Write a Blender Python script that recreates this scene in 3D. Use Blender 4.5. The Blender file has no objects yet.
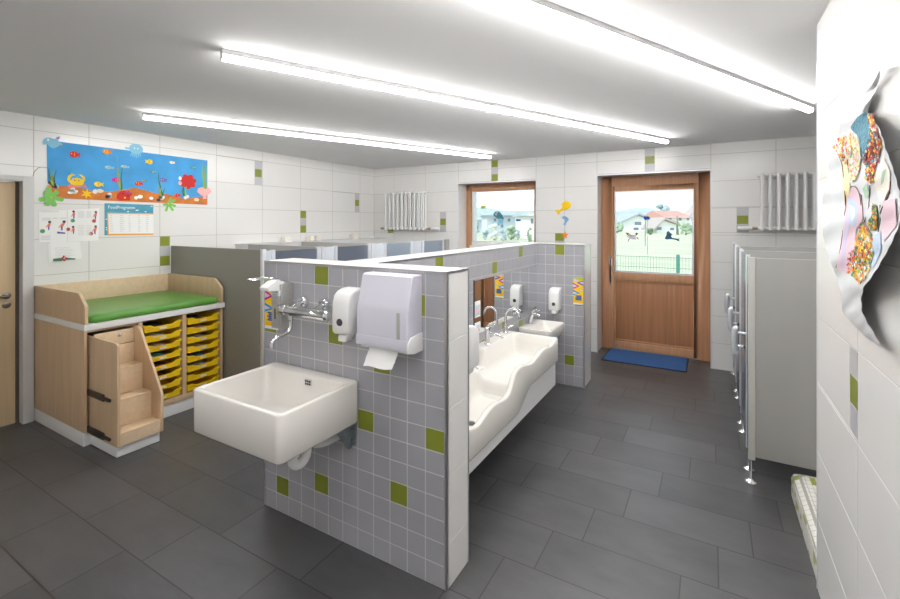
import bpy, bmesh, math, random
from mathutils import Vector, Matrix
random.seed(7)
R = math.radians
COL = bpy.context.scene.collection
# ---------------------------------------------------------------- camera model (metres, room axes)
FPX, CX, HY, TH, CAMZ = 450.0, 450.0, 222.5, R(30.1), 1.63
_s, _c = math.sin(TH), math.cos(TH)
def ray(u, v):
    r = (u-CX)/FPX
    return (r*_c-_s, r*_s+_c, -(v-HY)/FPX)
def onx(u, v, x):                       # photo measurement -> (y, z) on a plane of constant x
    a = ray(u, v); t = x/a[0]
    return (a[1]*t, CAMZ+a[2]*t)
def ony(u, v, y):                       # -> (x, z) on a plane of constant y
    a = ray(u, v); t = y/a[1]
    return (a[0]*t, CAMZ+a[2]*t)
XL, YB, XR, ZC = -4.82, 5.81, 0.411, 2.512      # left wall, back wall, right wall, ceiling
YF, YF2 = 1.715, 1.92                            # half wall faces
XM, XM2 = -1.57, -1.80                           # mirror wall faces
YS, YS2 = 4.50, 4.78                             # stub wall faces
XST = -1.08
YN = -1.3                                        # wall behind the camera
# ---------------------------------------------------------------- materials
MATS = {}
def mat(name, col, rough=0.5, metal=0.0, spec=0.5, noise=0.0, nscale=20, emis=None, estr=0, trans=0, alpha=1, stretch=None, bump=0.0, col2=None):
    if name in MATS: return MATS[name]
    m = bpy.data.materials.new(name); m.use_nodes = True
    nt = m.node_tree; b = nt.nodes['Principled BSDF']
    b.inputs['Base Color'].default_value = (*col, 1)
    b.inputs['Roughness'].default_value = rough
    b.inputs['Metallic'].default_value = metal
    b.inputs['Specular IOR Level'].default_value = spec
    if trans: b.inputs['Transmission Weight'].default_value = trans
    if emis:
        b.inputs['Emission Color'].default_value = (*emis, 1); b.inputs['Emission Strength'].default_value = estr
    if noise or bump:
        tc = nt.nodes.new('ShaderNodeTexCoord'); mp = nt.nodes.new('ShaderNodeMapping')
        mp.inputs['Scale'].default_value = stretch or (1, 1, 1)
        n = nt.nodes.new('ShaderNodeTexNoise'); n.inputs['Scale'].default_value = nscale
        n.inputs['Detail'].default_value = 5
        nt.links.new(tc.outputs['Object'], mp.inputs[0]); nt.links.new(mp.outputs[0], n.inputs['Vector'])
        if noise:
            r = nt.nodes.new('ShaderNodeValToRGB')
            c2 = col2 or tuple(min(1, x*(1+noise)) for x in col)
            c1 = tuple(x*(1-noise) for x in col)
            r.color_ramp.elements[0].position = 0.3; r.color_ramp.elements[1].position = 0.7
            r.color_ramp.elements[0].color = (*c1, 1); r.color_ramp.elements[1].color = (*c2, 1)
            nt.links.new(n.outputs['Fac'], r.inputs[0]); nt.links.new(r.outputs[0], b.inputs['Base Color'])
        if bump:
            bp = nt.nodes.new('ShaderNodeBump'); bp.inputs['Strength'].default_value = bump; bp.inputs['Distance'].default_value = 0.01
            nt.links.new(n.outputs['Fac'], bp.inputs['Height']); nt.links.new(bp.outputs[0], b.inputs['Normal'])
    MATS[name] = m
    return m
WHITE_TILE = mat('white_tile', (0.80, 0.79, 0.775), 0.22, noise=0.012, nscale=2)
GREY_TILE = mat('grey_tile', (0.385, 0.385, 0.42), 0.28, noise=0.05, nscale=5)
PALE_GREY = mat('pale_grey_tile', (0.50, 0.50, 0.53), 0.28)
GREEN_TILE = mat('olive_tile', (0.235, 0.27, 0.028), 0.3)
GROUT_D = mat('grout_grey', (0.46, 0.44, 0.41), 0.9)
GROUT_L = mat('grout_light', (0.62, 0.61, 0.58), 0.9)
CEIL = mat('ceiling_paint', (0.87, 0.87, 0.88), 0.9)
CERAMIC = mat('ceramic', (0.82, 0.79, 0.75), 0.08)
CERAMIC_IN = mat('ceramic_trough', (0.80, 0.775, 0.73), 0.12)
PLASTIC = mat('white_plastic', (0.84, 0.84, 0.84), 0.3)
LILAC = mat('lilac_plastic', (0.63, 0.62, 0.71), 0.35)
PAPER = mat('paper', (0.88, 0.88, 0.87), 0.85)
CHROME = mat('chrome', (0.78, 0.79, 0.81), 0.08, 1.0)
TRIM = mat('steel_trim', (0.58, 0.58, 0.61), 0.3, 1.0)
STEEL = mat('brushed_steel', (0.56, 0.55, 0.53), 0.42, 0.75, noise=0.06, nscale=40, stretch=(1, 1, 6))
ALU = mat('aluminium', (0.74, 0.76, 0.80), 0.35, 0.6)
BLACK = mat('black_plastic', (0.015, 0.015, 0.017), 0.4)
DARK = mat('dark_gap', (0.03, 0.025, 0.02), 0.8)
MAPLE = mat('maple', (0.60, 0.43, 0.27), 0.45, noise=0.07, nscale=3.0, stretch=(9, 9, 0.7))
MAPLE_L = mat('maple_light', (0.71, 0.54, 0.36), 0.45, noise=0.06, nscale=3.0, stretch=(1, 9, 9))
DOORWOOD = mat('door_maple', (0.60, 0.45, 0.27), 0.45, noise=0.06, nscale=3, stretch=(9, 9, 0.6))
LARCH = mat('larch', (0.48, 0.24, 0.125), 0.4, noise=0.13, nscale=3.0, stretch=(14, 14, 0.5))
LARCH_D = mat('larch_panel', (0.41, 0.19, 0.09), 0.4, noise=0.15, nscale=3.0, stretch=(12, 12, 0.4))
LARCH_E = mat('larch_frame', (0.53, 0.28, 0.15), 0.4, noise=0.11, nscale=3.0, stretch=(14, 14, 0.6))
LAM_W = mat('white_laminate', (0.80, 0.80, 0.80), 0.35)
LAM_G = mat('grey_laminate', (0.235, 0.225, 0.20), 0.4)
LAM_G2 = mat('warm_grey_laminate', (0.37, 0.365, 0.35), 0.4)
LAM_L = mat('light_laminate', (0.62, 0.66, 0.72), 0.35)
LAM_B = mat('slate_laminate', (0.105, 0.125, 0.165), 0.22)
LAM_B2 = mat('slate_blue_laminate', (0.25, 0.30, 0.37), 0.22)
YELLOW = mat('yellow_tray', (0.93, 0.63, 0.008), 0.3)
VINYL = mat('green_vinyl', (0.088, 0.265, 0.035), 0.32, bump=0.25, nscale=6, noise=0.08)
MATBLUE = mat('blue_mat', (0.028, 0.095, 0.27), 0.95, noise=0.25, nscale=120)
RUBBER = mat('rubber', (0.02, 0.02, 0.025), 0.8)
RADI = mat('radiator_white', (0.82, 0.82, 0.82), 0.35)
BRASS = mat('brass_valve', (0.45, 0.36, 0.25), 0.35, 1.0)
FRAME_W = mat('steel_frame', (0.62, 0.61, 0.60), 0.4)
LED = mat('led_diffuser', (1, 1, 1), 0.5, emis=(1.0, 0.985, 0.96), estr=50)
LEDBODY = mat('led_body', (0.62, 0.62, 0.62), 0.5)
SIGN = {}
def C_(name, rgb, rough=0.8): return mat('paint_'+name, rgb, rough)
SEA = mat('painted_sea', (0.075, 0.36, 0.72), 0.85, noise=0.12, nscale=5)
SAND = mat('painted_sand', (0.62, 0.20, 0.045), 0.85, noise=0.18, nscale=9)
P_RED = C_('red', (0.62, 0.03, 0.025)); P_ORANGE = C_('orange', (0.90, 0.28, 0.02)); P_YEL = C_('yellow', (0.93, 0.62, 0.02))
P_GREEN = C_('green', (0.22, 0.55, 0.13)); P_DGREEN = C_('dark_green', (0.04, 0.17, 0.09)); P_OLIVE = C_('olive', (0.33, 0.42, 0.06))
P_BLUE = C_('blue', (0.02, 0.10, 0.42)); P_LBLUE = C_('light_blue', (0.25, 0.55, 0.72)); P_TEAL = C_('teal', (0.05, 0.33, 0.47))
P_PINK = C_('pink', (0.90, 0.45, 0.45)); P_MAG = C_('magenta', (0.62, 0.015, 0.30)); P_PURP = C_('purple', (0.17, 0.12, 0.46))
P_WHITE = C_('white', (0.88, 0.87, 0.85)); P_GREY = C_('grey', (0.58, 0.58, 0.58)); P_DARK = C_('dark', (0.06, 0.06, 0.07))
P_SKY = C_('sky', (0.02, 0.32, 0.74)); P_SKIN = C_('coral', (0.80, 0.24, 0.17)); P_LILAC = C_('lilac', (0.72, 0.62, 0.78))
P_BROWN = C_('brown', (0.27, 0.10, 0.05)); P_CREAM = C_('cream', (0.85, 0.72, 0.52)); P_MAROON = C_('maroon', (0.28, 0.02, 0.04))
P_PALEP = C_('pale_pink', (0.86, 0.68, 0.70)); P_STEELB = C_('crepe_blue', (0.10, 0.26, 0.34)); P_PBLUE = C_('pale_blue', (0.55, 0.70, 0.85))
P_GOLD = C_('poster_yellow', (0.95, 0.62, 0.01))
def glass_mat():
    m = bpy.data.materials.new('window_glass'); m.use_nodes = True; nt = m.node_tree
    nt.nodes.remove(nt.nodes['Principled BSDF'])
    tr = nt.nodes.new('ShaderNodeBsdfTransparent'); gl = nt.nodes.new('ShaderNodeBsdfGlossy')
    gl.inputs['Roughness'].default_value = 0.02; tr.inputs[0].default_value = (0.93, 0.97, 0.96, 1)
    fr = nt.nodes.new('ShaderNodeFresnel'); fr.inputs[0].default_value = 1.45
    mx = nt.nodes.new('ShaderNodeMixShader')
    nt.links.new(fr.outputs[0], mx.inputs[0]); nt.links.new(tr.outputs[0], mx.inputs[1]); nt.links.new(gl.outputs[0], mx.inputs[2])
    nt.links.new(mx.outputs[0], nt.nodes['Material Output'].inputs[0]); return m
GLASS = glass_mat()
MIRROR = mat('mirror_silver', (0.90, 0.92, 0.92), 0.01, 1.0)
def floor_mat():
    m = bpy.data.materials.new('anthracite_floor_tile'); m.use_nodes = True; nt = m.node_tree; b = nt.nodes['Principled BSDF']
    N = nt.nodes.new; L = nt.links.new
    g = N('ShaderNodeNewGeometry'); sp = N('ShaderNodeSeparateXYZ'); L(g.outputs['Position'], sp.inputs[0])
    def M(op, a, bb=None):
        n = N('ShaderNodeMath'); n.operation = op
        for i, q in enumerate((a, bb)):
            if q is None: continue
            if isinstance(q, (int, float)): n.inputs[i].default_value = q
            else: L(q, n.inputs[i])
        return n.outputs[0]
    yy = M('DIVIDE', M('SUBTRACT', sp.outputs[1], 2.312-6.0), 0.301)
    row = M('FLOOR', yy); fy = M('FRACT', yy)
    xx = M('DIVIDE', M('SUBTRACT', sp.outputs[0], M('MULTIPLY_ADD', row, 0.15)), 0.6)
    mul = xx.node.inputs[0].links[0].from_node.inputs[1].links[0].from_node
    mul.inputs[2].default_value = 0.0
    xx = M('ADD', xx, FLOOR_OFF)
    colx = M('FLOOR', xx); fx = M('FRACT', xx)
    ex = M('MULTIPLY', M('MINIMUM', fx, M('SUBTRACT', 1.0, fx)), 0.6)
    ey = M('MULTIPLY', M('MINIMUM', fy, M('SUBTRACT', 1.0, fy)), 0.301)
    joint = M('LESS_THAN', M('MINIMUM', ex, ey), 0.0032)
    wn = N('ShaderNodeTexWhiteNoise'); cb = N('ShaderNodeCombineXYZ'); L(row, cb.inputs[0]); L(colx, cb.inputs[1]); L(cb.outputs[0], wn.inputs['Vector'])
    no = N('ShaderNodeTexNoise'); no.inputs['Scale'].default_value = 3.0; no.inputs['Detail'].default_value = 9; no.inputs['Roughness'].default_value = 0.65
    mp = N('ShaderNodeMapping'); mp.inputs['Scale'].default_value = (1, 2.2, 1)
    L(g.outputs['Position'], mp.inputs[0]); L(mp.outputs[0], no.inputs['Vector'])
    v = M('ADD', M('MULTIPLY', wn.outputs['Value'], 0.35), M('MULTIPLY', no.outputs['Fac'], 0.9))
    rp = N('ShaderNodeValToRGB'); rp.color_ramp.elements[0].position = 0.25; rp.color_ramp.elements[1].position = 0.95
    rp.color_ramp.elements[0].color = (0.034, 0.034, 0.036, 1); rp.color_ramp.elements[1].color = (0.094, 0.094, 0.097, 1)
    L(v, rp.inputs[0])
    mx = N('ShaderNodeMix'); mx.data_type = 'RGBA'; L(joint, mx.inputs[0]); L(rp.outputs[0], mx.inputs[6]); mx.inputs[7].default_value = (0.012, 0.012, 0.012, 1)
    L(mx.outputs[2], b.inputs['Base Color'])
    L(M('MULTIPLY_ADD', no.outputs['Fac'], 0.06), b.inputs['Roughness']); b.inputs['Roughness'].links[0].from_node.inputs[2].default_value = 0.36
    b.inputs['Specular IOR Level'].default_value = 0.9
    bp = N('ShaderNodeBump'); bp.inputs['Strength'].default_value = 0.03; bp.inputs['Distance'].default_value = 0.002
    L(no.outputs['Fac'], bp.inputs['Height']); L(bp.outputs[0], b.inputs['Normal'])
    return m
FLOOR_OFF = ((0.57 + 20*0.15) / 0.6) % 1.0       # puts the short joints of the reference row at x = -0.57
FLOORM = floor_mat()
def mosaic_mat():
    m = bpy.data.materials.new('small_mosaic'); m.use_nodes = True; nt = m.node_tree; b = nt.nodes['Principled BSDF']
    N = nt.nodes.new; L = nt.links.new
    g = N('ShaderNodeTexCoord')
    def M(op, a, bb=None):
        n = N('ShaderNodeMath'); n.operation = op
        for i, q in enumerate((a, bb)):
            if q is None: continue
            if isinstance(q, (int, float)): n.inputs[i].default_value = q
            else: L(q, n.inputs[i])
        return n.outputs[0]
    sc = N('ShaderNodeVectorMath'); sc.operation = 'MULTIPLY_ADD'; sc.inputs[1].default_value = (40, 22, 40); sc.inputs[2].default_value = (.35, .3, .4)
    L(g.outputs['Object'], sc.inputs[0])
    fl = N('ShaderNodeVectorMath'); fl.operation = 'FLOOR'; L(sc.outputs[0], fl.inputs[0])
    fr = N('ShaderNodeVectorMath'); fr.operation = 'FRACTION'; L(sc.outputs[0], fr.inputs[0])
    wn = N('ShaderNodeTexWhiteNoise'); L(fl.outputs[0], wn.inputs['Vector'])
    green = M('GREATER_THAN', wn.outputs['Value'], 0.86)
    s = N('ShaderNodeSeparateXYZ'); L(fr.outputs[0], s.inputs[0])
    j = M('MAXIMUM', M('LESS_THAN', s.outputs[1], 0.07), M('MAXIMUM', M('LESS_THAN', s.outputs[0], 0.10), M('LESS_THAN', s.outputs[2], 0.10)))
    a = N('ShaderNodeMix'); a.data_type = 'RGBA'; L(green, a.inputs[0]); a.inputs[6].default_value = (.78, .77, .72, 1); a.inputs[7].default_value = (.30, .36, .05, 1)
    c = N('ShaderNodeMix'); c.data_type = 'RGBA'; L(j, c.inputs[0]); L(a.outputs[2], c.inputs[6]); c.inputs[7].default_value = (.38, .36, .33, 1)
    L(c.outputs[2], b.inputs['Base Color']); b.inputs['Roughness'].default_value = .3
    return m
MOSAIC = mosaic_mat()
# ---------------------------------------------------------------- mesh builder
ORG = {}
class MB:
    def __init__(s): s.v = []; s.f = []; s.m = []
    def face(s, pts, mi=0):
        b = len(s.v); s.v += [tuple(p) for p in pts]; s.f.append(tuple(range(b, b+len(pts)))); s.m.append(mi); return s
    def grid(s, rows, mi=0, closed_u=False, closed_v=False):
        b = len(s.v); n = len(rows[0])
        for r in rows: s.v += [tuple(p) for p in r]
        nr = len(rows)
        for i in range(nr if closed_v else nr-1):
            for j in range(n if closed_u else n-1):
                i2 = (i+1) % nr; j2 = (j+1) % n
                s.f.append((b+i*n+j, b+i*n+j2, b+i2*n+j2, b+i2*n+j)); s.m.append(mi)
        return s
    def box(s, x0, y0, z0, x1, y1, z1, mi=0):
        x0, x1 = sorted((x0, x1)); y0, y1 = sorted((y0, y1)); z0, z1 = sorted((z0, z1))
        b = len(s.v)
        s.v += [(x0, y0, z0), (x1, y0, z0), (x1, y1, z0), (x0, y1, z0), (x0, y0, z1), (x1, y0, z1), (x1, y1, z1), (x0, y1, z1)]
        for q in ((0, 3, 2, 1), (4, 5, 6, 7), (0, 1, 5, 4), (1, 2, 6, 5), (2, 3, 7, 6), (3, 0, 4, 7)):
            s.f.append(tuple(b+i for i in q)); s.m.append(mi)
        return s
    def prism(s, poly, a, b, axis, mi=0):           # poly in the two other axes (cyclic order), extruded a..b along axis
        def P(p, t):
            if axis == 'x': return (t, p[0], p[1])
            if axis == 'y': return (p[0], t, p[1])
            return (p[0], p[1], t)
        n = len(poly); o = len(s.v)
        s.v += [P(p, a) for p in poly] + [P(p, b) for p in poly]
        s.f.append(tuple(range(o, o+n))); s.f.append(tuple(range(o+2*n-1, o+n-1, -1))); s.m += [mi, mi]
        for i in range(n):
            j = (i+1) % n; s.f.append((o+i, o+n+i, o+n+j, o+j)); s.m.append(mi)
        return s
    def tube(s, pts, r, n=12, mi=0, cap=True):
        pts = [Vector(p) for p in pts]; rs = r if isinstance(r, (list, tuple)) else [r]*len(pts)
        rows = []; up = None
        for i, p in enumerate(pts):
            t = (pts[min(i+1, len(pts)-1)] - pts[max(i-1, 0)]).normalized()
            if up is None:
                up = Vector((0, 0, 1)) if abs(t.z) < 0.9 else Vector((1, 0, 0))
            a = (up - t*up.dot(t)).normalized(); up = a; b = t.cross(a)
            rows.append([p + rs[i]*(a*math.cos(2*math.pi*k/n) + b*math.sin(2*math.pi*k/n)) for k in range(n)])
        o = len(s.v); s.grid(rows, mi, closed_u=True)
        if cap:
            s.f.append(tuple(range(o, o+n))); s.m.append(mi)
            e = o+(len(rows)-1)*n; s.f.append(tuple(range(e+n-1, e-1, -1))); s.m.append(mi)
        return s
    def lathe(s, prof, c=(0, 0, 0), axis='z', n=24, mi=0):
        rows = []
        for r, h in prof:
            row = []
            for k in range(n):
                a = 2*math.pi*k/n; p, q = r*math.cos(a), r*math.sin(a)
                v = (p, q, h) if axis == 'z' else ((h, p, q) if axis == 'x' else (q, h, p))
                row.append((c[0]+v[0], c[1]+v[1], c[2]+v[2]))
            rows.append(row)
        return s.grid(rows, mi, closed_u=True)
    def ell(s, c, rx, ry, rz, n=14, mi=0):
        rows = []
        for i in range(9):
            a = -math.pi/2 + math.pi*i/8
            rows.append([(c[0]+rx*math.cos(a)*math.cos(2*math.pi*k/n), c[1]+ry*math.cos(a)*math.sin(2*math.pi*k/n), c[2]+rz*math.sin(a)) for k in range(n)])
        return s.grid(rows, mi, closed_u=True)
    def loft(s, rings, mi=0, cap0=True, cap1=True):
        o = len(s.v); n = len(rings[0]); s.grid(rings, mi, closed_u=True)
        if cap0: s.f.append(tuple(range(o+n-1, o-1, -1))); s.m.append(mi)
        if cap1:
            e = o+(len(rings)-1)*n; s.f.append(tuple(range(e, e+n))); s.m.append(mi)
        return s
    def build(s, name, mats, parent=None, smooth=None, bevel=0.0, seg=2, weld=True):
        if not isinstance(mats, (list, tuple)): mats = [mats]
        org = ORG.get(parent.name, Vector((0, 0, 0))) if parent else Vector((0, 0, 0))
        if parent is None and s.v:
            xs, ys, zs = zip(*s.v); org = Vector(((min(xs)+max(xs))/2, (min(ys)+max(ys))/2, min(zs)))
        me = bpy.data.meshes.new(name)
        bm = bmesh.new(); vs = [bm.verts.new(Vector(p)-org) for p in s.v]
        for f, mi in zip(s.f, s.m):
            try: q = bm.faces.new([vs[i] for i in f]); q.material_index = mi
            except ValueError: pass
        if weld: bmesh.ops.remove_doubles(bm, verts=bm.verts, dist=1e-6)
        bmesh.ops.recalc_face_normals(bm, faces=bm.faces)
        if bevel:
            es = [e for e in bm.edges if len(e.link_faces) == 2 and e.calc_face_angle(0) > 0.6]
            bmesh.ops.bevel(bm, geom=es, offset=bevel, segments=seg, affect='EDGES', profile=0.6, clamp_overlap=True)
        bm.to_mesh(me); bm.free()
        for m in mats: me.materials.append(m)
        if smooth is None: smooth = 35 if bevel else 0
        if smooth:
            for p in me.polygons: p.use_smooth = True
            me.set_sharp_from_angle(angle=R(smooth))
        o = bpy.data.objects.new(name, me); COL.objects.link(o)
        if parent: o.parent = parent
        else: o.location = org
        ORG[o.name] = org
        return o
def rrect(x0, x1, y0, y1, r, z, n=5):
    pts = []
    for cx, cy, a0 in ((x1-r, y1-r, 0), (x0+r, y1-r, 90), (x0+r, y0+r, 180), (x1-r, y0+r, 270)):
        for k in range(n+1):
            a = R(a0+90*k/n); pts.append((cx+r*math.cos(a), cy+r*math.sin(a), z))
    return pts
def smooth_path(P, n=6):
    P = [Vector(p) for p in P]; out = []
    for i in range(len(P)-1):
        p0, p1, p2, p3 = P[max(i-1, 0)], P[i], P[i+1], P[min(i+2, len(P)-1)]
        for k in range(n):
            t = k/n
            out.append(.5*((2*p1)+(p2-p0)*t+(2*p0-5*p1+4*p2-p3)*t*t+(3*p1-p0-3*p2+p3)*t**3))
    out.append(P[-1]); return out
def thing(name, label, cat, loc=(0, 0, 0), group=None):
    o = bpy.data.objects.new(name, None); COL.objects.link(o); o.location = loc; o.empty_display_size = .05
    ORG[o.name] = Vector(loc); o['label'] = label; o['category'] = cat
    if group: o['group'] = group
    return o
def tag(o, label, cat, group=None):
    o['label'] = label; o['category'] = cat
    if group: o['group'] = group
    return o
def struct(o): o['kind'] = 'structure'; return o
def copy_tree(o, parent=None):
    c = o.copy(); COL.objects.link(c)
    if parent: c.parent = parent
    for ch in list(o.children): copy_tree(ch, c)
    return c
# frames: (a, b, off) -> 3-D point on a wall, off pointing into the room
LWF = lambda a, b, o=0: (XL+o, a, b)
BWF = lambda a, b, o=0: (a, YB-o, b)
RWF = lambda a, b, o=0: (XR-o, a, b)
FWF = lambda a, b, o=0: (a, YF-o, b)
MWF = lambda a, b, o=0: (XM+o, a, b)
SWF = lambda a, b, o=0: (a, YS-o, b)
def tiles(mb, F, us, vs, gap, pick, holes=(), gm=0, h=0.0009):
    """grout sheet with glazed tiles standing 1.5 mm proud; holes are (u0, v0, u1, v1)"""
    def sub(r, hs):
        out = [r]
        for hh in hs:
            nx = []
            for (a, b, c, d) in out:
                if hh[0] >= c or hh[2] <= a or hh[1] >= d or hh[3] <= b: nx.append((a, b, c, d)); continue
                m0, m1 = max(b, hh[1]), min(d, hh[3])
                if hh[1] > b: nx.append((a, b, c, hh[1]))
                if hh[3] < d: nx.append((a, hh[3], c, d))
                if hh[0] > a: nx.append((a, m0, hh[0], m1))
                if hh[2] < c: nx.append((hh[2], m0, c, m1))
            out = nx
        return out
    for r in sub((us[0], vs[0], us[-1], vs[-1]), [q for q in holes if len(q) == 4]):
        mb.face([F(r[0], r[1]), F(r[2], r[1]), F(r[2], r[3]), F(r[0], r[3])], gm)
    def one(a, b, c, d, mi):
        g = gap/2; a += g; b += g; c -= g; d -= g
        if c-a < .004 or d-b < .004: return
        e = min(.0007, (c-a)/4)
        lo = [F(a, b, 0), F(c, b, 0), F(c, d, 0), F(a, d, 0)]
        hi = [F(a+e, b+e, h), F(c-e, b+e, h), F(c-e, d-e, h), F(a+e, d-e, h)]
        mb.face(hi, mi)
        for i in range(4): mb.face([lo[i], lo[(i+1) % 4], hi[(i+1) % 4], hi[i]], mi)
    for i in range(len(us)-1):
        for j in range(len(vs)-1):
            for r in sub((us[i], vs[j], us[i+1], vs[j+1]), [q[:4] for q in holes]): one(*r, pick(i, j))
    for q in holes:
        if len(q) > 4:                              # a column of small inset tiles: (u0, v0, u1, v1, [materials top to bottom])
            k = len(q[4]); hh = (q[3]-q[1])/k
            for t, mi in enumerate(q[4]): one(q[0], q[3]-hh*(t+1), q[2], q[3]-hh*t, mi)
    return mb
def frange(a, b, st):
    out = [a]
    while out[-1]+st < b-1e-6: out.append(round(out[-1]+st, 5))
    out.append(b); return out
WM = [GROUT_D, WHITE_TILE, PALE_GREY, GREEN_TILE, GREY_TILE, GROUT_L]
W_, GY, GN, GT = 1, 2, 3, 4
ZROWS = [0, .29, .59, .89, 1.19, 1.49, 1.79, 2.09, 2.39, ZC]
# ================================================================ ROOM SHELL
struct(MB().box(-5.2, YN-.2, -.1, 1.95, 6.42, 0).build('floor', FLOORM))
struct(MB().box(-5.2, YN-.2, ZC, 1.95, 6.42, ZC+.2).build('ceiling', CEIL))
DY0, DY1, DZ = .42, 1.425, 1.975                     # side door opening in the left wall
mb = MB()
tiles(mb, LWF, [YN, -.53, .07, .67, 1.27, 1.485, 1.865, 2.465, 3.068, 3.668, 4.27, 4.865, 5.465, YB], ZROWS, .004, lambda i, j: W_,
      holes=[(DY0, 0, DY1, DZ),
             (3.56, 2.09, 3.66, 2.385, (GY, GN, GY)), (4.265, 1.49, 4.365, 1.79, (GN, GY, GN)), (5.35, 1.79, 5.445, 2.085, (GY, GN, GY)),
             (2.465, 1.19, 2.562, 1.49, (GN, GY, GN))])
for a, b, c, d in ((YN, 0, DY0, ZC), (DY1, 0, YB+.3, ZC), (DY0, DZ, DY1, ZC)): mb.box(XL-.3, a, b, XL-.001, c, d, 0)
struct(mb.build('wall_left', WM, weld=False))
# back wall with window and door openings
WX0, WX1, WZ0, WZ1 = -3.225, -2.03, 1.235, 2.20
DX0, DX1, DTOP = -1.236, 0.0, 2.22
mb = MB()
tiles(mb, BWF, [XL, -4.41, -3.81, WX0, -2.63, WX1, -1.645, DX0, -.62, DX1, .592, 1.192, 1.7], ZROWS, .004, lambda i, j: W_,
      holes=[(WX0, WZ0, WX1, WZ1), (DX0, 0, DX1, DTOP),
             (-2.69, 2.215, -2.59, ZC-.003, (GN, GY, GN)), (-3.54, 1.49, -3.44, 1.79, (GY, GN, GY)), (-.68, 2.235, -.575, ZC-.003, (GY, GN, GY)),
             (.245, 1.52, .35, 1.80, (GY, GN, GY)), (-1.77, 1.19, -1.655, 1.49, (GN, GY, GN)), (-4.53, 1.46, -4.43, 1.79, (GY, GY, GN))])
YO = 6.42                                            # outer face of the back wall
for a, b, c, d in ((XL-.3, 0, WX0, ZC), (WX0, 0, WX1, WZ0), (WX0, WZ1, WX1, ZC), (WX1, 0, DX0, ZC), (DX0, DTOP, DX1, ZC), (DX1, 0, 1.95, ZC)):
    mb.box(a, YB+.001, b, c, YO, d, 1)
struct(mb.build('wall_back', WM, weld=False))
# right wall, close to the camera
mb = MB()
YE = 2.556
tiles(mb, RWF, [YN, -.485, .115, .715, 1.315, 1.917, YE], [0, .315, .615, .915, 1.215, 1.515, 1.815, 2.1, 2.4, ZC], .003, lambda i, j: W_,
      holes=[(1.917, .925, 2.012, 1.212, (GY, GN, GY))])
mb.box(XR+.001, YN, 0, 1.9, YE-.001, ZC, 1)
struct(mb.build('wall_right', WM, weld=False))
struct(MB().box(XR-.003, YE-.004, 0, XR+.006, YE+.002, ZC).build('trim_1', ALU))
struct(MB().box(1.7, YE, 0, 1.9, YB, ZC).build('wall_recess', WHITE_TILE))
struct(MB().box(-5.1, YN-.2, 0, 1.9, YN, ZC).build('wall_front', WHITE_TILE))
# chrome edge strips round the two openings
mb = MB(); e = .009
for x in (WX0, WX1): mb.box(x-e/2, YB-.005, WZ0, x+e/2, YB+.01, WZ1)
mb.box(WX0, YB-.005, WZ1-e/2, WX1, YB+.01, WZ1+e/2); mb.box(WX0, YB-.005, WZ0-e/2, WX1, YB+.01, WZ0+e/2)
struct(mb.build('trim_2', ALU))
mb = MB()
for x in (DX0, DX1): mb.box(x-e/2, YB-.005, 0, x+e/2, YB+.01, DTOP)
mb.box(DX0, YB-.005, DTOP-e/2, DX1, YB+.01, DTOP+e/2)
struct(mb.build('trim_3', ALU))
# ---------------------------------------------------------------- tiled half walls (front, mirror, stub)
FX0, FX1, HT = -2.232, -1.010, 1.401
cols = [FX0+i*(FX1-.012-FX0)/12 for i in range(13)]
rows = [HT-.1*i for i in range(14)][::-1]; rows = [0]+rows
GRN = {(4, 0), (5, 3), (10, 1), (8, 4), (7, 7), (11, 7), (1, 12), (4, 11), (9, 10), (0, 3)}
nr = len(rows)-1
mb = MB()
tiles(mb, FWF, cols, rows, .0045, lambda i, j: GN if (i, nr-1-j) in GRN else GT, gm=5)
EF = lambda a, b, o=0: (FX1+o, a, b)
tiles(mb, EF, [YF+.012, YF2-.006], [0, .2, .5, .8, 1.1, HT], .004, lambda i, j: W_, gm=5)
mb.box(FX0+.001, YF+.001, 0, FX1-.001, YF2-.001, HT, W_)
struct(mb.build('wall_half_front', WM, weld=False))
mcols = [YF2+.1*i*(YS-YF2)/2.6 for i in range(27)]
MG = {(2, 2), (6, 0), (15, 1), (21, 0), (17, 6), (21, 7), (13, 7)}
mb = MB()
tiles(mb, MWF, mcols, rows, .0045, lambda i, j: GN if (i, nr-1-j) in MG else GT, gm=5)
BF = lambda a, b, o=0: (XM2-o, a, b)
tiles(mb, BF, frange(YF2, YS2, .6), [0, .2, .5, .8, 1.1, HT], .004, lambda i, j: W_, gm=5)
mb.box(XM2+.001, YF2, 0, XM-.001, YS2, HT, W_)
struct(mb.build('wall_half_mirror', WM, weld=False))
scols = [XM+.098*i for i in range(6)]
SG = {(2, 0), (3, 11), (4, 5)}
mb = MB()
tiles(mb, SWF, scols, rows, .0045, lambda i, j: GN if (i, nr-1-j) in SG else GT, gm=5)
SE = lambda a, b, o=0: (XST+o, a, b)
tiles(mb, SE, [YS+.008, YS2-.004], [0, .2, .5, .8, 1.1, HT], .004, lambda i, j: W_, gm=5)
tiles(mb, lambda a, b, o=0: (a, YS2+o, b), [XM2, XST], [0, .2, .5, .8, 1.1, HT], .004, lambda i, j: W_, gm=5)
mb.box(XM, YS+.001, 0, XST-.001, YS2-.001, HT, W_)
struct(mb.build('wall_half_stub', WM, weld=False))
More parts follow.
